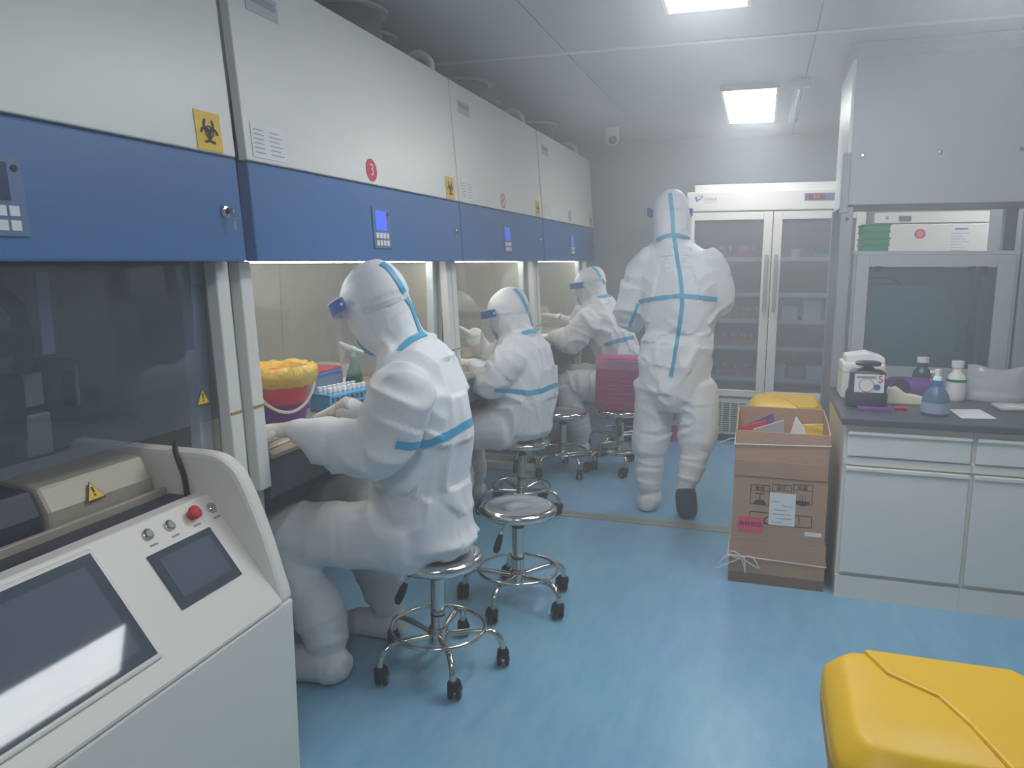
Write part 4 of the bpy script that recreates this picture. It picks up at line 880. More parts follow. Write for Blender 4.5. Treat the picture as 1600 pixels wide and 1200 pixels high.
# ================================================================== stools
def make_stool():
    t = thing('lab_stool', '', 'stool', (0, 0, 0), 'round steel lab stools on castors')
    k = lambda n, m_, mt_, s=True, b=0.0: part(t, n, m_, mt_, s, b, world=False)
    st = k('seat', MB().lathe([(0, 0.395), (0.13, 0.395), (0.152, 0.4), (0.163, 0.412), (0.165, 0.424), (0.158, 0.435), (0.14, 0.44), (0.12, 0.437), (0.07, 0.431), (0.055, 0.433), (0.03, 0.426), (0, 0.425)], n=40), polished)
    k('seat_plate', MB().box(-0.07, 0.07, -0.05, 0.05, 0.383, 0.396), dark, False, 0.004)
    k('piston', MB().cyl((0, 0, 0.3), (0, 0, 0.385), 0.014, n=16), dark)
    k('column', MB().cyl((0, 0, 0.11), (0, 0, 0.345), 0.026, n=20), chrome)
    k('collar', MB().lathe([(0, 0.343), (0.027, 0.343), (0.028, 0.35), (0.024, 0.358), (0, 0.358)]), dark)
    k('column_band', MB().lathe([(0, 0.205), (0.0268, 0.205), (0.0268, 0.212), (0, 0.212)]), dark)
    k('hub', MB().lathe([(0, 0.1), (0.034, 0.1), (0.036, 0.108), (0.036, 0.15), (0.032, 0.158), (0, 0.158)]), chrome)
    lv = k('lever', MB().tube(catmull([(0.0, 0, 0.385), (-0.04, -0.035, 0.382), (-0.075, -0.065, 0.36), (-0.09, -0.078, 0.335)]), 0.005), chrome)
    part(lv, 'lever_grip', MB().tube([(-0.086, -0.075, 0.342), (-0.095, -0.082, 0.32), (-0.108, -0.093, 0.285), (-0.112, -0.096, 0.272)], [0.009, 0.014, 0.015, 0.009]), black, True, world=False)
    k('foot_ring', MB().ring((0, 0, 0.158), 0.168, 0.0075, n=48), chrome)
    for i in range(5):
        a = 2 * PI * i / 5 + 0.3; d = V((math.cos(a), math.sin(a), 0)); up = V((0, 0, 1))
        pth = [d * 0.03 + up * 0.13, d * 0.12 + up * 0.14, d * 0.17 + up * 0.142] + [d * (0.175 + 0.055 * math.sin(b)) + up * (0.085 + 0.057 * math.cos(b)) for b in [PI / 2 * j / 5 for j in range(6)]] + [d * 0.231 + up * 0.062]
        k('leg', MB().tube(pth, 0.0115), chrome)
        c = d * 0.232; tg = V((-d.y, d.x, 0)); tg = (tg * math.cos(i * 1.3) + d * math.sin(i * 1.3)).normalized(); sd = tg.cross(up)
        cs = k('castor', MB().lathe([(0, 0.045), (0.02, 0.045), (0.021, 0.068), (0.016, 0.075), (0, 0.075)], c).tube(catmull([c + up * 0.058 - tg * 0.012, c + up * 0.06 + tg * 0.02, c + up * 0.04 + tg * 0.045]), 0.017, 8), black)
        for s_ in (-1, 1):
            part(cs, 'wheel', MB().lathe([(0, -0.008), (0.02, -0.008), (0.0255, -0.004), (0.0255, 0.004), (0.02, 0.008), (0, 0.008)], c + tg * 0.022 + up * 0.0255 + sd * (0.014 * s_), axis=sd), dark, True, world=False)
            part(cs, 'hub_cap', MB().lathe([(0, 0.0), (0.009, 0.0), (0.008, 0.0025), (0, 0.003)], c + tg * 0.022 + up * 0.0255 + sd * (0.0222 * s_), axis=sd * s_), lightgrey, True, world=False)
    return t
spots = [(-1.04, 2.375, 0.0, 'round steel stool under the nearest seated person'), (-0.925, 2.965, 0.5, 'empty round steel stool standing in the aisle behind the nearest person'),
         (-1.27, 4.14, 0.9, 'steel stool under the second seated person'), (-1.25, 5.04, 0.15, 'empty steel stool behind the second seated person'),
         (-0.885, 5.23, 1.0, 'steel stool carrying the magenta box'), (-0.99, 5.78, 0.4, 'steel stool under the farthest seated person')]
st0 = make_stool()
for i, (x, y, a, lb) in enumerate(spots):
    o = st0 if i == 0 else copy_tree(st0)
    o.location = (x, y, 0); o.rotation_euler = (0, 0, a); o['label'] = lb
# magenta box on a stool
p = V((-0.895, 5.23, 0.4405))
t = thing('magenta_box', 'translucent magenta bagged box standing on a steel stool', 'box', p)
part(t, 'box', rbox_rings([(0, 0.15, 0.11), (0.01, 0.16, 0.12), (0.3, 0.155, 0.118), (0.355, 0.15, 0.11), (0.365, 0.135, 0.09)], 28, 6), pink, True, world=False)
part(t, 'bag_band', rbox_rings([(0.285, 0.162, 0.124), (0.29, 0.163, 0.125), (0.345, 0.158, 0.12), (0.347, 0.154, 0.116)], 28, 6), mat('pink_pale', srgb(206, 150, 182), 0.3, bump=0.5, bscale=18), True, world=False)
m = MB()
for k in range(7):
    z = 0.06 + 0.03 * k; pts = [(-0.13 + 0.26 * j / 8, -0.1235 + 0.001, z + 0.02 * noise.noise(V((j * 0.7, k * 1.7, 0)))) for j in range(9)]
    m.tube(pts[k % 3: 9 - (k * 2) % 4], 0.0018, 5)
part(t, 'crease', m, mat('crease_light', srgb(226, 160, 196), 0.3), world=False)
# small things on the floor behind
p = AZ(1050, 688, 0)
t = thing('pink_container', 'small pink container on the floor behind the walking person', 'container', (p.x, p.y, 0))
part(t, 'tub', MB().lathe([(0, 0), (0.06, 0), (0.07, 0.13), (0.074, 0.14), (0.066, 0.14), (0, 0.12)]), pink, True, world=False)
part(t, 'lid', MB().lathe([(0, 0.138), (0.076, 0.138), (0.076, 0.15), (0.05, 0.156), (0, 0.156)]), mat('pink_lid', srgb(214, 110, 160), 0.4), True, world=False)
p = V((-0.86, 6.15, 0))
t = thing('purple_crate', 'dark purple crate on the floor behind the stool with the magenta box', 'crate', p)
pc = mat('crate_purple', srgb(70, 72, 130), 0.5)
part(t, 'tub', rbox_rings([(0, 0.13, 0.1), (0.01, 0.135, 0.105), (0.2, 0.15, 0.12), (0.215, 0.158, 0.128), (0.215, 0.14, 0.11), (0.19, 0.135, 0.105)], 28, 7), pc, True, world=False)
part(t, 'lid', rbox_rings([(0.212, 0.16, 0.13), (0.225, 0.16, 0.13), (0.235, 0.14, 0.11)], 28, 7), mat('crate_lid', srgb(84, 70, 140), 0.5), True, world=False)

# ================================================================== things inside cabinet 3
WZ = 0.861
p = V((-1.69, 2.43, WZ))
t = thing('bagged_waste_bucket', 'red bucket lined with a yellow bag in the cabinet of the nearest person', 'bucket', p)
part(t, 'bucket', MB().lathe([(0, 0.004), (0.085, 0.004), (0.1, 0.1), (0.115, 0.19), (0.11, 0.19), (0, 0.16)], n=32), mat('red_bucket', srgb(220, 70, 96), 0.4), True, world=False)
part(t, 'base_band', MB().lathe([(0.0, 0.0), (0.089, 0.0), (0.1, 0.07), (0.098, 0.072), (0, 0.06)], n=32), purple, True, world=False)
m = MB(); n = 40; prof = [(0.112, 0.135), (0.132, 0.14), (0.145, 0.165), (0.142, 0.195), (0.125, 0.212), (0.1, 0.205), (0.09, 0.17)]
rr = []
vs = []; fs = []
for (r, z) in prof:
    for k in range(n):
        a = 2 * PI * k / n; q = r + 0.008 * noise.noise(V((math.cos(a) * 4, math.sin(a) * 4, z * 30))) ; zz = z + 0.012 * noise.noise(V((math.cos(a) * 5 + 9, math.sin(a) * 5, z * 8)))
        vs.append((q * math.cos(a), q * math.sin(a), zz))
for i in range(len(prof) - 1):
    for k in range(n): fs.append((i * n + k, i * n + (k + 1) % n, (i + 1) * n + (k + 1) % n, (i + 1) * n + k))
m.add(vs, fs)
part(t, 'bag_rim', m, yellowbag, True, world=False)
hl = [(0.125 * math.cos(a), 0.125 * math.sin(a) - 0.0, 0.16 - 0.085 * max(0, math.sin((a + 1.2) / 3.0 * PI))) for a in [-1.2 + 3.0 * j / 14 - 0.6 for j in range(15)]]
part(t, 'handle', MB().tube([(0.118 * math.cos(-1.9 + 2.3 * j / 16) * 1.08, 0.118 * math.sin(-1.9 + 2.3 * j / 16) * 1.08, 0.15 - 0.1 * math.sin(PI * j / 16)) for j in range(17)], 0.006), cream, True, world=False)
p = V((-1.56, 2.50, WZ))
def tuberack(p, m1, label, n=8, rz=0.15, caps=paper):
    t = thing('tube_rack', label, 'tube rack', p, 'tube racks in the cabinet')
    part(t, 'rack', MB().box(-0.055, 0.055, -0.12, 0.12, 0.0, 0.006).box(-0.055, 0.055, -0.12, 0.12, 0.03, 0.036).box(-0.055, 0.055, -0.12, 0.12, 0.06, 0.068).box(-0.055, 0.055, -0.12, -0.112, 0, 0.068).box(-0.055, 0.055, 0.112, 0.12, 0, 0.068), m1, world=False)
    for k in range(n):
        for r in range(2):
            tb = part(t, 'tube', MB().cyl((-0.028 + 0.056 * r, -0.095 + 0.19 * k / (n - 1), 0.006), (-0.028 + 0.056 * r, -0.095 + 0.19 * k / (n - 1), 0.078), 0.0085, n=8), mat('tube_clear', srgb(196, 204, 214), 0.2), world=False)
            part(tb, 'cap', MB().cyl((-0.028 + 0.056 * r, -0.095 + 0.19 * k / (n - 1), 0.078), (-0.028 + 0.056 * r, -0.095 + 0.19 * k / (n - 1), 0.094), 0.0095, n=8), caps, world=False)
    t.rotation_euler = (0, 0, rz)
    return t
cyanm = mat('rack_cyan', srgb(70, 170, 220), 0.4)
tuberack(V((-1.60, 2.72, WZ)), cyanm, 'light blue rack of white-capped tubes before the nearest person', 8, -0.25)
t = thing('lidded_rack', 'tube box with red lid and blue rim beside the green spray bottle', 'tube box', (-1.80, 2.80, WZ))
part(t, 'box', MB().box(-0.08, 0.08, -0.14, 0.14, 0, 0.115), mat('tube_box', srgb(120, 140, 176), 0.4), world=False, bevel=0.004)
part(t, 'rim', MB().box(-0.084, 0.084, -0.144, 0.144, 0.115, 0.128), mat('rim_blue', srgb(40, 110, 210), 0.4), world=False, bevel=0.003)
part(t, 'lid', MB().box(-0.078, 0.078, -0.138, 0.138, 0.128, 0.14), mat('lid_red', srgb(206, 44, 70), 0.4), world=False, bevel=0.004)
p = V((-1.66, 2.93, WZ))
t = thing('green_spray_bottle', 'green spray bottle with white trigger inside the cabinet of the nearest person', 'spray bottle', p)
part(t, 'bottle', MB().lathe([(0, 0), (0.034, 0), (0.037, 0.006), (0.037, 0.08), (0.033, 0.11), (0.022, 0.14), (0.017, 0.15), (0.017, 0.165), (0, 0.165)]), bottlegreen, True, world=False)
part(t, 'collar', MB().lathe([(0, 0.16), (0.019, 0.16), (0.019, 0.182), (0, 0.182)]), green, True, world=False)
part(t, 'trigger_head', MB().tube(catmull([(0.05, 0, 0.2), (0.01, 0, 0.212), (-0.03, 0, 0.222), (-0.07, 0, 0.235)]), [0.008] * 6 + [0.012] * 6 + [0.012] * 6 + [0.009], 10).cyl((0, 0, 0.18), (0, 0, 0.21), 0.009).tube([(-0.045, 0, 0.222), (-0.04, 0, 0.2), (-0.052, 0, 0.18)], 0.004), paper, True, world=False)
t = thing('paper_box', 'low white carton at the back of the cabinet of the nearest person', 'box', (-1.94, 3.12, WZ))
part(t, 'carton', MB().box(-0.08, 0.08, -0.14, 0.14, 0, 0.1), paper, world=False, bevel=0.004)
part(t, 'flap', MB().box(-0.08, 0.06, -0.14, 0.14, 0.101, 0.106), mat('paper_grey', srgb(190, 190, 194), 0.7), world=False, bevel=0.002)
t = thing('record_tray', 'flat steel tray with papers at the front of the cabinet of the nearest person', 'tray', (-1.56, 2.1, WZ))
part(t, 'tray', MB().box(-0.05, 0.05, -0.1, 0.1, 0.0, 0.008), steel, world=False, bevel=0.002)
part(t, 'paper', MB().box(-0.04, 0.045, -0.09, 0.09, 0.008, 0.0095), paper, world=False)
# in cabinets 4 and 5
tuberack(V((-1.72, 4.15, WZ)), cyanm, 'light blue tube rack in front of the second seated person', 8, 0.2)
t = thing('reagent_box', 'white box with purple edge in front of the second seated person', 'box', (-1.74, 3.8, WZ))
part(t, 'box', MB().box(-0.09, 0.09, -0.1, 0.1, 0.012, 0.11), cream, world=False, bevel=0.005)
part(t, 'purple_edge', MB().box(-0.092, 0.092, -0.102, 0.102, 0, 0.03), purple, world=False, bevel=0.003)
tuberack(V((-1.74, 5.55, WZ)), cyanm, 'light blue tube rack in front of the farthest seated person', 8, 0.1)

# ================================================================== people in coveralls
def remeshed(mb, name, voxel, smooth_it=6):
    me = mb.mesh(name); o = bpy.data.objects.new(name, me); col.objects.link(o)
    r = o.modifiers.new('r', 'REMESH'); r.mode = 'VOXEL'; r.voxel_size = voxel
    s_ = o.modifiers.new('s', 'SMOOTH'); s_.factor = 0.5; s_.iterations = smooth_it
    bpy.context.view_layer.update()
    out = bpy.data.meshes.new_from_object(o.evaluated_get(bpy.context.evaluated_depsgraph_get()))
    bpy.data.objects.remove(o); out.name = name
    return out
def wrinkle(me, segs, amp, seed):
    """folds: ridged noise stretched across each limb, strongest near the joints"""
    sg = [(V(a), V(b), f, am) for a, b, f, am in segs]
    off = V((seed * 3.1, seed * 1.7, seed * 0.9))
    nm = [v.normal.copy() for v in me.vertices]
    for v in me.vertices:
        p = v.co; best = None
        for a, b, f, am in sg:
            ab = b - a; t = max(0, min(1, (p - a).dot(ab) / ab.length_squared)); d = (p - (a + ab * t)).length
            if best is None or d < best[0]: best = (d, a, ab, t, f, am)
        d, a, ab, t, f, am = best
        bs = 7.0 if f < 0 else 3.2
        ax = ab.normalized(); s_ = (p - a).dot(ax)
        wv = V((noise.noise(p * 3 + off), noise.noise(p * 3 - off), noise.noise(p * 3 + off * 2))) * 0.07
        q = (p + wv) * bs + ax * (s_ * f) + off
        r1 = max(0.0, 1 - 2.6 * abs(noise.noise(q))); r2 = max(0.0, 1 - 2.4 * abs(noise.noise(q * 1.7 + off * 2)))
        h = r1 * r1 * 1.15 + r2 * r2 * 0.55 * (0.5 + noise.noise(p * 2.5 - off)) - 0.45 + 1.0 * noise.noise(p * 3.3 + off)
        v.co = p + nm[v.index] * (h * amp * am)
def limb(mb, pts, rads, n=16, flat=1.0):
    pts = [V(p) for p in pts]
    P2 = catmull(pts, 5); R2 = []
    for i in range(len(pts) - 1):
        for k in range(5): t = k / 5; t = t * t * (3 - 2 * t); R2.append(rads[i] * (1 - t) + rads[i + 1] * t)
    R2.append(rads[-1])
    d0 = (P2[0] - P2[1]).normalized(); d1 = (P2[-1] - P2[-2]).normalized()
    P2 = [P2[0] + d0 * rads[0] * 0.6] + P2 + [P2[-1] + d1 * rads[-1] * 0.6]; R2 = [rads[0] * 0.6] + R2 + [rads[-1] * 0.6]
    mb.tube(P2, R2, n, True, flat)
def bvh_of(me): return BVHTree.FromPolygons([v.co.copy() for v in me.vertices], [tuple(p.vertices) for p in me.polygons])
def ribbon(bvh, pts, wd, lift=0.004):
    """tape lying on the surface along nearby points"""
    pl = []
    dense = []
    for i in range(len(pts) - 1):
        n = max(2, int((pts[i + 1] - pts[i]).length / 0.012))
        dense += [pts[i].lerp(pts[i + 1], k / n) for k in range(n)]
    dense.append(pts[-1])
    for p in dense:
        l, nrm, _, _ = bvh.find_nearest(p)
        if l is not None: pl.append((l, nrm))
    for _ in range(2):
        pl = [pl[0]] + [((pl[i - 1][0] + pl[i][0] * 2 + pl[i + 1][0]) / 4, (pl[i - 1][1] + pl[i][1] * 2 + pl[i + 1][1]).normalized()) for i in range(1, len(pl) - 1)] + [pl[-1]]
    vs = []; K_ = 5
    for i, (p, nrm) in enumerate(pl):
        tg = (pl[min(i + 1, len(pl) - 1)][0] - pl[max(i - 1, 0)][0])
        if tg.length < 1e-6: tg = V((1, 0, 0))
        sd = tg.normalized().cross(nrm).normalized()
        for k in range(K_):
            q = p + sd * (wd * (k / (K_ - 1) - 0.5))
            l, n2, _, _ = bvh.find_nearest(q)
            vs.append(l + n2 * lift)
    fs = [(i * K_ + k, i * K_ + k + 1, (i + 1) * K_ + k + 1, (i + 1) * K_ + k) for i in range(len(pl) - 1) for k in range(K_ - 1)]
    return MB().add(vs, fs)
def px_path(bvh, pix):
    """photo outline of a tape -> points on the body"""
    out = []
    dense = []
    for i in range(len(pix) - 1):
        n = max(2, int(math.hypot(pix[i + 1][0] - pix[i][0], pix[i + 1][1] - pix[i][1]) / 4))
        dense += [(pix[i][0] + (pix[i + 1][0] - pix[i][0]) * k / n, pix[i][1] + (pix[i + 1][1] - pix[i][1]) * k / n) for k in range(n)]
    dense.append(pix[-1])
    for x, y in dense:
        d = ray(x, y).normalized(); l, nrm, _, _ = bvh.ray_cast(CAM, d)
        if l is not None: out.append(l)
    return out
def hand_mesh(name, wrist, fwd, palm_dn, side, curl=0.5, size=1.0, thumb_in=0.4):
    """gloved hand: palm, four unequal bent fingers, thumb from the side of the palm. side=+1: thumb towards +lat"""
    f = V(fwd).normalized(); dn = V(palm_dn); dn = (dn - f * dn.dot(f)).normalized(); lat = f.cross(dn) * side
    w0 = V(wrist); s = size; mb = MB()
    R = lambda c, a, b, k: (c, lat * a * s, dn * b * s)
    mb.loft([(w0 - f * 0.05 * s, lat * 0.034 * s, dn * 0.03 * s), (w0, lat * 0.031 * s, dn * 0.024 * s), (w0 + f * 0.03 * s, lat * 0.038 * s, dn * 0.019 * s), (w0 + f * 0.07 * s, lat * 0.044 * s, dn * 0.017 * s), (w0 + f * 0.098 * s, lat * 0.043 * s, dn * 0.014 * s), (w0 + f * 0.104 * s, lat * 0.03 * s, dn * 0.008 * s)], 14)
    for k, (o, L) in enumerate(((0.031, 0.072), (0.0105, 0.081), (-0.0105, 0.075), (-0.031, 0.059))):
        p = w0 + f * 0.088 * s + lat * o * s; pts = [p]; a = curl * (0.35 + 0.08 * k); dd = f
        for j, fr in enumerate((0.45, 0.32, 0.23)):
            dd = (f * math.cos(a) + dn * math.sin(a)).normalized(); p = p + (dd + lat * o * 1.5).normalized() * L * fr * s; pts.append(p); a += curl * (0.75 if j == 0 else 0.6)
        mb.tube(pts, [0.0105 * s, 0.0098 * s, 0.0092 * s, 0.0075 * s], 8)
        mb.ball(pts[-1], 0.0077 * s, n=8, m=6)
    p = w0 + f * 0.03 * s + lat * 0.03 * s; d1 = (f * 0.75 + lat * 0.7 + dn * thumb_in).normalized(); d2 = (f * 0.95 + lat * 0.15 + dn * thumb_in).normalized()
    pts = [p, p + d1 * 0.035 * s, p + d1 * 0.035 * s + d2 * 0.03 * s, p + d1 * 0.035 * s + d2 * 0.054 * s]
    mb.tube(pts, [0.014 * s, 0.0125 * s, 0.011 * s, 0.0085 * s], 8); mb.ball(pts[-1], 0.0087 * s, n=8, m=6)
    return remeshed(mb, name, 0.0042, 2)
def add_mesh(T, name, me, m, smooth=True):
    me.transform(Matrix.Translation(-base_of(T)))
    if smooth and True: me.polygons.foreach_set('use_smooth', [True] * len(me.polygons))
    me.materials.clear()
    return link(name, me, m, T)
def face_shield(T, c, fwd, up, r=0.118, tilt=0.0):
    """foam headband, clear visor, white brim; c is the head centre at brow height"""
    f = V(fwd).normalized(); u = V(up); u = (u - f * u.dot(f)).normalized(); l = u.cross(f)
    c = V(c); root = part(T, 'face_shield', arc_band(c, f, l, u, r, r + 0.012, 0.0, 0.042, 1.35), shieldblue, True)
    part(root, 'visor', arc_band(c, f, l, u, r + 0.012, r + 0.0135, -0.20, -0.001, 1.25, out=0.055), visor, True)
    part(root, 'brim', arc_band(c, f, l, u, r - 0.004, r + 0.013, 0.042, 0.047, 1.3), mat('brim_white', srgb(208, 222, 240), 0.4), True)
    for s_ in (-1, 1):
        a = 1.3 * s_; d = f * math.cos(a) + l * math.sin(a)
        part(root, 'rivet', MB().lathe([(0, 0), (0.006, 0), (0.005, 0.003), (0, 0.0035)], c + d * (r + 0.0135) + u * 0.02, axis=d), cream, True)
    return root
def arc_band(c, f, l, u, r0, r1, z0, z1, half, out=0.0, n=22):
    vs = []; fs = []
    for i in range(n + 1):
        a = -half + 2 * half * i / n; d = f * math.cos(a) * 1.12 + l * math.sin(a)
        sh = f * out
        for r, z in ((r0, z0), (r1, z0), (r1, z1), (r0, z1)):
            vs.append(c + d * r + u * z + (sh * max(0, (z1 - z) / (z1 - z0)) * math.cos(a) if out else V((0, 0, 0))))
    for i in range(n):
        for k in range(4): fs.append((i * 4 + k, i * 4 + (k + 1) % 4, (i + 1) * 4 + (k + 1) % 4, (i + 1) * 4 + k))
    fs += [(0, 1, 2, 3), (n * 4 + 3, n * 4 + 2, n * 4 + 1, n * 4)]
    return MB().add(vs, fs)
def boot(T, name, path, rads, foot, seed, toe_r=0.05):
    """shoe cover: shaft, gathered ankle, foot"""
    mb = MB(); limb(mb, path, rads)
    limb(mb, foot[0], foot[1], flat=foot[2] if len(foot) > 2 else 0.8)
    me = remeshed(mb, name, 0.009, 4)
    segs = [(path[i], path[i + 1], 16, 1.0) for i in range(len(path) - 1)] + [(foot[0][0], foot[0][-1], 6, 0.7)]
    wrinkle(me, segs, 0.006, seed)
    for v in me.vertices:
        if v.co.z < 0.002 and min(p[2] for p in foot[0]) < 0.12: v.co.z = 0.002
    return add_mesh(T, name, me, bootm)
def person(label, loc, torso, head, arms, legs, boots, hands, seed, shield, hcurl=0.5, back_flat=1.0, voxel=0.009, amp=0.014):
    """torso: rings (centre, lateral half-width vector, depth half-width vector); head: (centre, fwd, up, scale)"""
    T = thing('person', label, 'person', loc)
    mb = MB(); mb.loft(torso, 28)
    hc, hf, hu, hs = V(head[0]), V(head[1]).normalized(), V(head[2]), head[3]
    hu = (hu - hf * hu.dot(hf)).normalized(); hl = hu.cross(hf)
    # hood: skull loft with a slightly pointed crown and gathered neck
    prof = [(-0.20, 0.085, 0.085, -0.035), (-0.15, 0.092, 0.095, -0.03), (-0.09, 0.100, 0.110, -0.012), (-0.03, 0.106, 0.122, 0.0), (0.03, 0.106, 0.126, 0.0), (0.08, 0.098, 0.116, -0.004), (0.12, 0.078, 0.092, -0.012), (0.148, 0.045, 0.055, -0.02), (0.158, 0.015, 0.02, -0.022)]
    mb.loft([(hc + hu * z * hs + hf * o * hs, hl * a * hs, hf * b * hs) for z, a, b, o in prof], 24)
    segs = [(torso[i][0], torso[i + 1][0], -4.2, 1.0) for i in range(len(torso) - 1)] + [(hc - hu * 0.2, hc + hu * 0.02, -3, 0.6), (hc + hu * 0.02, hc + hu * 0.15, 4, 0.25)]
    for pi_, (pts, rads) in enumerate(arms + legs):
        limb(mb, pts, rads); segs += [(pts[i], pts[i + 1], 3.2, 1.0 if pi_ < 2 else 0.75) for i in range(len(pts) - 1)]
    me = remeshed(mb, 'coverall', voxel, 8)
    wrinkle(me, segs, amp, seed)
    bv = bvh_of(me)
    B = add_mesh(T, 'coverall', me, suit); B['label'] = 'white hooded coverall'
    # face under the hood
    fc = MB(); q = hc + hf * 0.022 * hs - hu * 0.035 * hs
    fc.loft([(q + hu * z * hs, hl * a * hs, hf * b * hs) for z, a, b in ((-0.10, 0.03, 0.05), (-0.08, 0.05, 0.072), (-0.03, 0.064, 0.083), (0.03, 0.07, 0.085), (0.07, 0.062, 0.075), (0.085, 0.03, 0.04))], 18)
    fc.loft([(q + hf * 0.08 * hs + hu * z * hs, hl * a * hs, hf * b * hs) for z, a, b in ((-0.02, 0.012, 0.02), (-0.01, 0.016, 0.026), (0.02, 0.009, 0.014), (0.035, 0.006, 0.008))], 10)
    F_ = part(T, 'face', fc, skin, True)
    part(F_, 'mask', MB().loft([(q + hf * 0.008 * hs + hu * z * hs, hl * a * hs * 0.9, hf * b * hs * 0.88) for z, a, b in ((-0.105, 0.045, 0.06), (-0.085, 0.06, 0.082), (-0.05, 0.068, 0.098), (-0.015, 0.066, 0.094), (0.0, 0.06, 0.078))], 20), maskblue, True)
    for s_ in (-1, 1):
        part(F_, 'eye', MB().ball(q + hf * 0.082 * hs + hu * 0.028 * hs + hl * 0.03 * s_ * hs, 0.011, n=10, m=8), ink, True)
    if shield: face_shield(T, hc + hf * 0.008 + hu * shield[0], hf + hu * shield[2], hu, shield[1])
    for i, (path, rads, foot) in enumerate(boots): boot(T, 'boot_cover', path, rads, foot, seed + i)
    for (wr, fw, dn, sd, cu) in hands:
        add_mesh(T, 'glove', hand_mesh('glove', wr, fw, dn, sd, cu, 1.03), glove)
    return T, bv
def stripe(T, bv, pts, wd=0.022, lift=0.004): return part(T, 'blue_tape', ribbon(bv, pts, wd, lift), tape, True, label='light blue sealing tape')
strapm = mat('shield_strap', srgb(206, 210, 216), 0.5)
printm = mat('faint_print', srgb(176, 180, 188), 0.6)
def strap(T, bv, pix): return part(T, 'shield_strap', ribbon(bv, px_path(bv, pix), 0.016, 0.003), strapm, True)
LAT = V((0, 1, 0))

# ---- nearest person, seated at cabinet 3, facing the cabinets
YC = 2.37
A = lambda x, y, Y: AY(x, y, Y)
def ring(c, hw, fd, tilt, lat=LAT):
    """torso ring: centre, lateral half width, depth half width, spine direction"""
    sp = V(tilt).normalized(); dp = lat.cross(sp).normalized()
    return (V(c), V(lat) * hw, dp * fd)
tor = [ring(V((-1.06, YC, 0.452)), 0.15, 0.13, (0, 0, 1)), ring(V((-1.06, YC, 0.50)), 0.20, 0.175, (0, 0, 1)), ring(A(658, 818, YC), 0.212, 0.19, (0, 0, 1)), ring(A(662, 742, YC), 0.195, 0.158, (0, 0, 1)),
       ring(A(665, 685, YC), 0.205, 0.165, (-0.1, 0, 1)), ring(A(660, 630, YC), 0.21, 0.16, (-0.25, 0, 1)), ring(A(646, 582, YC), 0.20, 0.14, (-0.45, 0, 1)), ring(A(634, 552, YC), 0.15, 0.105, (-0.6, 0, 1)), ring(A(622, 530, YC), 0.085, 0.085, (-0.6, 0, 1))]
hd = (A(590, 482, YC), (-0.93, 0.06, -0.38), (-0.30, 0, 0.95), 1.02)
LS, LE, LW = A(632, 598, 2.16), A(588, 700, 2.1), A(462, 672, 2.07)
RS, RE, RW = A(640, 575, 2.57), A(588, 690, 2.62), A(538, 640, 2.46)
armL = ([LS, LS.lerp(LE, 0.5) + V((0.01, -0.01, 0)), LE, LE.lerp(LW, 0.5) + V((0, 0, -0.012)), LW], [0.098, 0.102, 0.098, 0.086, 0.05])
armR = ([RS, RS.lerp(RE, 0.5), RE, RE.lerp(RW, 0.5), RW], [0.095, 0.09, 0.08, 0.07, 0.045])
LH, LK, LA = V((-1.08, 2.27, 0.53)), V((-1.56, 2.2, 0.50)), V((-1.425, 2.19, 0.27))
RH, RK, RA = V((-1.08, 2.48, 0.53)), V((-1.54, 2.52, 0.53)), V((-1.36, 2.52, 0.28))
legL = ([LH, LH.lerp(LK, 0.5), LK, LK.lerp(LA, 0.5), LA], [0.125, 0.118, 0.105, 0.09, 0.075])
legR = ([RH, RH.lerp(RK, 0.5), RK, RK.lerp(RA, 0.5), RA], [0.12, 0.112, 0.1, 0.088, 0.075])
bL = ([V((-1.44, 2.19, 0.31)), V((-1.40, 2.19, 0.22)), V((-1.37, 2.18, 0.13))], [0.09, 0.092, 0.07], ([V((-1.33, 2.17, 0.066)), V((-1.40, 2.17, 0.066)), V((-1.50, 2.16, 0.055)), V((-1.56, 2.16, 0.045))], [0.068, 0.07, 0.062, 0.045], 0.95))
bR = ([V((-1.38, 2.52, 0.32)), V((-1.34, 2.52, 0.22)), V((-1.31, 2.52, 0.13))], [0.088, 0.086, 0.066], ([V((-1.27, 2.52, 0.06)), V((-1.34, 2.52, 0.06)), V((-1.44, 2.52, 0.05)), V((-1.5, 2.52, 0.042))], [0.062, 0.064, 0.056, 0.042], 0.95))
T, bv = person('person in white coverall seated at cabinet 3, nearest of the seated ones', (-1.06, YC, 0), tor, hd, [armL, armR], [legL, legR], [bL, bR],
       [(LW + V((-0.03, 0, 0)), (-1, 0.0, -0.12), (0, 0.2, -1), 1, 0.55), (RW + V((-0.02, 0, 0)), (-0.9, 0.0, -0.5), (0.2, -0.4, -0.8), -1, 0.7)], 1, (0.022, 0.122, 0.0))
strap(T, bv, [(566, 486), (590, 479), (615, 470), (636, 463)])
stripe(T, bv, px_path(bv, [(596, 412), (608, 420), (622, 440), (632, 458)])); stripe(T, bv, px_path(bv, [(634, 466), (642, 478), (650, 502), (658, 520)]))
stripe(T, bv, px_path(bv, [(624, 548), (640, 533), (655, 525), (664, 522)]), 0.026)
stripe(T, bv, px_path(bv, [(618, 694), (640, 697), (672, 692), (700, 680), (722, 666), (744, 654)]), 0.026)

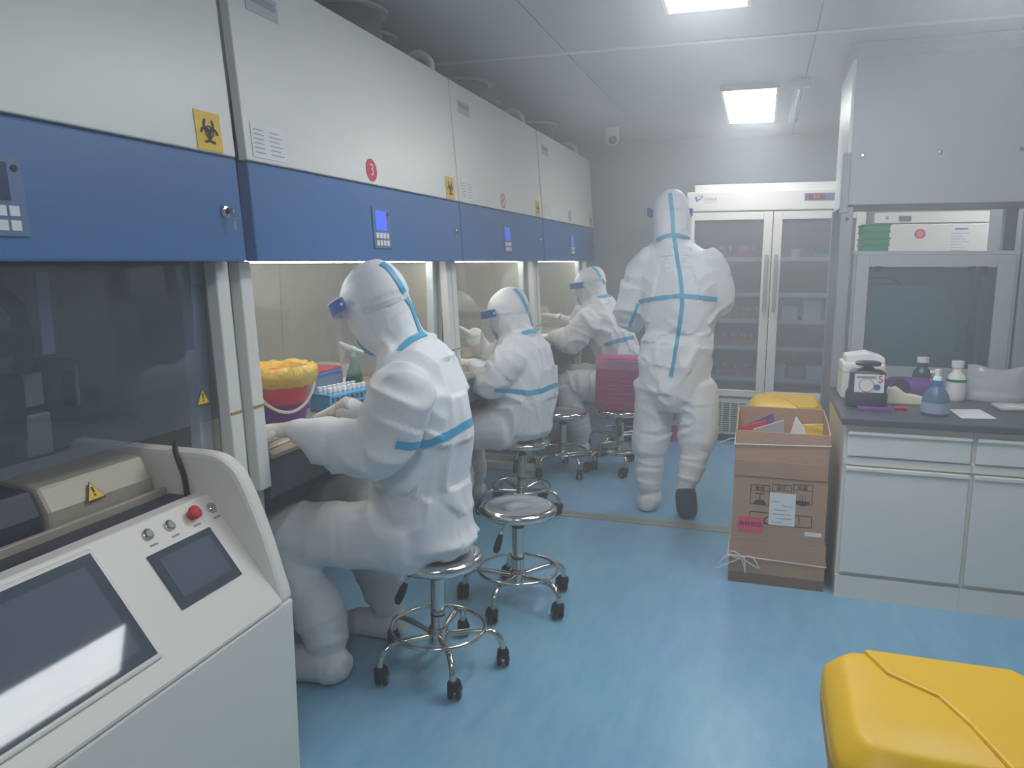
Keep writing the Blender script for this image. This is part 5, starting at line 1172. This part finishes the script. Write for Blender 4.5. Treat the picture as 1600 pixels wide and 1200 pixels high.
# ---- second person, seated at cabinet 4
YC = 4.14
tor = [ring(V((-1.27, YC, 0.452)), 0.15, 0.14, (0, 0, 1)), ring(V((-1.27, YC, 0.50)), 0.2, 0.19, (0, 0, 1)), ring(A(808, 650, YC), 0.22, 0.215, (0, 0, 1)), ring(A(816, 615, YC), 0.215, 0.2, (-0.05, 0, 1)), ring(A(818, 580, YC), 0.215, 0.185, (-0.15, 0, 1)),
       ring(A(813, 552, YC), 0.21, 0.165, (-0.35, 0, 1)), ring(A(807, 532, YC), 0.18, 0.13, (-0.4, 0, 1)), ring(A(803, 518, YC), 0.1, 0.1, (-0.4, 0, 1))]
hd = (A(795, 492, YC), (-0.97, -0.05, -0.2), (-0.1, 0, 1), 1.0)
LS, LE, LW = A(798, 560, 3.94), A(764, 596, 3.9), A(738, 568, 3.9)
RS, RE, RW = A(790, 552, 4.34), A(760, 560, 4.5), A(742, 525, 4.36)
armL = ([LS, LS.lerp(LE, 0.5), LE, LE.lerp(LW, 0.5), LW], [0.1, 0.1, 0.09, 0.075, 0.045])
armR = ([RS, RS.lerp(RE, 0.5), RE, RE.lerp(RW, 0.5), RW], [0.095, 0.088, 0.08, 0.068, 0.045])
LH, LK, LA = V((-1.32, 4.03, 0.53)), V((-1.66, 3.99, 0.5)), V((-1.62, 4.0, 0.27))
RH, RK, RA = V((-1.32, 4.25, 0.53)), V((-1.68, 4.28, 0.5)), V((-1.64, 4.28, 0.27))
legL = ([LH, LH.lerp(LK, 0.5), LK, LK.lerp(LA, 0.5), LA], [0.13, 0.125, 0.105, 0.09, 0.075])
legR = ([RH, RH.lerp(RK, 0.5), RK, RK.lerp(RA, 0.5), RA], [0.125, 0.12, 0.1, 0.09, 0.075])
def seat_boot(x, y): return ([V((x, y, 0.3)), V((x + 0.02, y, 0.2)), V((x + 0.02, y, 0.12))], [0.088, 0.084, 0.066], ([V((x + 0.06, y, 0.058)), V((x - 0.02, y, 0.058)), V((x - 0.12, y, 0.05)), V((x - 0.17, y, 0.042))], [0.06, 0.062, 0.055, 0.042], 0.95))
T, bv = person('person in white coverall seated at cabinet 4, middle of the seated ones', (-1.27, YC, 0), tor, hd, [armL, armR], [legL, legR], [seat_boot(-1.62, 4.0), seat_boot(-1.64, 4.28)],
       [(LW + V((-0.03, 0, 0)), (-1, 0.0, 0.1), (0, 0.2, -1), 1, 0.55), (RW + V((-0.02, 0, 0)), (-0.85, -0.1, 0.45), (-0.3, -0.5, -0.8), -1, 0.6)], 2, (0.005, 0.122, 0.0))
strap(T, bv, [(774, 491), (795, 490), (825, 488)])
stripe(T, bv, px_path(bv, [(804, 452), (814, 462), (820, 475), (824, 486)])); stripe(T, bv, px_path(bv, [(826, 489), (832, 500), (834, 512)]))
stripe(T, bv, px_path(bv, [(816, 521), (826, 519), (840, 516)]), 0.026)
stripe(T, bv, px_path(bv, [(772, 609), (800, 611), (828, 614), (848, 610), (860, 604), (871, 601)]), 0.026)

# ---- farthest seated person at cabinet 5
YC = 5.74
tor = [ring(V((-0.98, YC, 0.452)), 0.15, 0.14, (0, 0, 1)), ring(V((-0.97, YC, 0.50)), 0.19, 0.175, (0, 0, 1)), ring(A(968, 592, YC), 0.2, 0.18, (-0.1, 0, 1)), ring(A(966, 555, YC), 0.2, 0.165, (-0.35, 0, 1)), ring(A(953, 525, YC), 0.205, 0.165, (-0.5, 0, 1)),
       ring(A(940, 498, YC), 0.205, 0.155, (-0.5, 0, 1)), ring(A(934, 478, YC), 0.17, 0.125, (-0.4, 0, 1)), ring(A(931, 465, YC), 0.1, 0.1, (-0.3, 0, 1))]
hd = (A(923, 449, YC), (-0.98, -0.12, -0.12), (-0.08, 0, 1), 0.98)
LS, LE, LW = A(920, 500, 5.53), A(893, 534, 5.5), A(864, 527, 5.52)
RS, RE, RW = A(912, 492, 5.95), A(893, 515, 6.0), A(872, 496, 5.9)
armL = ([LS, LS.lerp(LE, 0.5), LE, LE.lerp(LW, 0.5), LW], [0.1, 0.1, 0.092, 0.078, 0.048])
armR = ([RS, RS.lerp(RE, 0.5), RE, RE.lerp(RW, 0.5), RW], [0.095, 0.09, 0.08, 0.068, 0.045])
LH, LK, LA = V((-1.02, 5.64, 0.54)), V((-1.36, 5.55, 0.53)), V((-1.28, 5.53, 0.27))
RH, RK, RA = V((-1.02, 5.85, 0.54)), V((-1.42, 5.9, 0.53)), V((-1.44, 5.9, 0.27))
legL = ([LH, LH.lerp(LK, 0.5), LK, LK.lerp(LA, 0.5), LA], [0.125, 0.12, 0.105, 0.09, 0.075])
legR = ([RH, RH.lerp(RK, 0.5), RK, RK.lerp(RA, 0.5), RA], [0.12, 0.115, 0.1, 0.09, 0.075])
T, bv = person('person in white coverall seated at cabinet 5, farthest of the seated ones', (-0.98, YC, 0), tor, hd, [armL, armR], [legL, legR], [seat_boot(-1.26, 5.53), seat_boot(-1.42, 5.9)],
       [(LW + V((-0.03, 0, 0)), (-1, 0.0, 0.05), (0, 0.2, -1), 1, 0.55), (RW + V((-0.02, 0, 0)), (-0.95, -0.1, 0.1), (-0.3, -0.5, -0.8), -1, 0.6)], 3, (0.005, 0.122, 0.0))
strap(T, bv, [(904, 443), (920, 441), (941, 436)])
stripe(T, bv, px_path(bv, [(926, 418), (934, 425), (938, 434)])); stripe(T, bv, px_path(bv, [(940, 437), (948, 447), (955, 458)]))
stripe(T, bv, px_path(bv, [(934, 465), (946, 463), (958, 461)]), 0.026)
stripe(T, bv, px_path(bv, [(945, 539), (960, 534), (975, 530), (990, 527)]), 0.028)

# ---- person walking away
YC = 4.40
LX = V((1, 0, 0))
def sring(px, py, Y, hw, fd): return (A(px, py, Y), LX * hw, V((0, 1, 0)) * fd)
tor = [sring(1052, 640, YC + 0.02, 0.13, 0.115), sring(1054, 610, YC + 0.02, 0.195, 0.155), sring(1055, 570, YC + 0.02, 0.208, 0.165), sring(1058, 540, YC + 0.02, 0.205, 0.155), sring(1060, 520, YC + 0.03, 0.19, 0.14), sring(1061, 500, YC + 0.03, 0.205, 0.155), sring(1062, 465, YC + 0.03, 0.222, 0.16),
       sring(1061, 425, YC + 0.04, 0.225, 0.15), sring(1057, 398, YC + 0.05, 0.2, 0.13), sring(1053, 382, YC + 0.06, 0.13, 0.105), sring(1050, 370, YC + 0.07, 0.085, 0.09)]
hd = (A(1048, 340, YC + 0.08), (-0.25, 0.95, -0.15), (0, 0.1, 1), 0.98)
LS, LE, LW = A(1012, 405, YC + 0.04), A(981, 486, YC + 0.06), A(992, 505, YC + 0.30)
RS, RE, RW = A(1105, 405, YC + 0.04), A(1124, 468, YC + 0.07), A(1108, 478, YC + 0.32)
armL = ([LS, LS.lerp(LE, 0.5), LE, LE.lerp(LW, 0.55), LW], [0.092, 0.094, 0.085, 0.068, 0.048])
armR = ([RS, RS.lerp(RE, 0.5), RE, RE.lerp(RW, 0.55), RW], [0.092, 0.09, 0.078, 0.065, 0.048])
LH, LK, LA = A(1024, 600, YC + 0.03), A(1018, 672, YC + 0.05), A(1014, 706, YC + 0.03)
RH, RK, RA = A(1088, 600, YC + 0.02), A(1090, 665, YC - 0.0), A(1090, 694, YC - 0.03)
legL = ([LH, LH.lerp(LK, 0.5), LK, LA], [0.118, 0.115, 0.112, 0.1])
legR = ([RH, RH.lerp(RK, 0.5), RK, RA], [0.118, 0.118, 0.114, 0.104])
fl = AZ(1012, 800, 0)
bL = ([A(1015, 700, YC + 0.03), A(1014, 735, YC + 0.02), A(1013, 765, YC + 0.0)], [0.084, 0.084, 0.066], ([V((fl.x, fl.y + 0.02, 0.055)), V((fl.x, fl.y + 0.09, 0.055)), V((fl.x - 0.015, fl.y + 0.18, 0.048)), V((fl.x - 0.02, fl.y + 0.22, 0.042))], [0.076, 0.074, 0.062, 0.045], 0.8))
bR = ([A(1089, 688, YC - 0.03), A(1082, 725, YC - 0.06), A(1074, 752, YC - 0.09)], [0.082, 0.074, 0.058], ([A(1072, 757, YC - 0.09), A(1072, 775, YC - 0.06), A(1074, 795, YC - 0.03), A(1078, 802, YC + 0.02)], [0.05, 0.056, 0.056, 0.045], 0.95))
T, bv = person('person in white coverall walking away towards the refrigerator', (-0.5, YC, 0), tor, hd, [armL, armR], [legL, legR], [bL, bR],
       [(LW + V((0.01, 0.03, 0)), (0.4, 0.9, 0.1), (0.3, 0, -1), -1, 0.6), (RW + V((-0.01, 0.03, 0)), (-0.4, 0.9, 0.1), (-0.3, 0, -1), 1, 0.6)], 4, (0.02, 0.12, 0.0))
stripe(T, bv, px_path(bv, [(1047, 302), (1050, 330), (1052, 366), (1058, 400), (1064, 440), (1066, 475), (1060, 520), (1054, 560), (1048, 588)]), 0.022)
stripe(T, bv, px_path(bv, [(1026, 376), (1040, 369), (1052, 367), (1066, 369), (1078, 374)]), 0.022)
stripe(T, bv, px_path(bv, [(998, 472), (1020, 467), (1060, 462), (1090, 464), (1120, 468)]), 0.024)
stripe(T, bv, px_path(bv, [(997, 474), (991, 490), (984, 510)]), 0.02)
for pix in ([(1034, 401), (1052, 399)], [(1066, 399), (1081, 400)], [(1038, 405), (1046, 405)], [(1065, 405), (1071, 405)], [(1065, 409), (1072, 409)], [(1040, 411), (1047, 411)], [(1037, 419), (1048, 419)]):
    q_ = px_path(bv, pix)
    if len(q_) > 1: part(T, 'faint_print', ribbon(bv, q_, 0.003, 0.0025), printm, True)
# dark sole of the raised boot
sc_, su = A(1072, 787, YC - 0.135), (A(1074, 768, YC - 0.135) - A(1078, 810, YC - 0.12)).normalized()
sn = V((0.02, -1, -0.12)).normalized(); sx = su.cross(sn).normalized()
pts = []
for k in range(20):
    a = 2 * PI * k / 20; c_, s_ = math.cos(a), math.sin(a); q = (abs(c_) ** 4 + abs(s_) ** 4) ** -0.25
    pts.append((c_ * q * 0.058, s_ * q * 0.088))
m = MB(); n = 20
m.add([sc_ + sx * x + su * y for x, y in pts] + [sc_ + sx * x + su * y - sn * 0.05 for x, y in pts], [tuple(range(n)), tuple(range(n, 2 * n))] + [(i, (i + 1) % n, n + (i + 1) % n, n + i) for i in range(n)])
part(T, 'boot_sole', m, sole, bevel=0.008, label='dark sole of the raised boot')
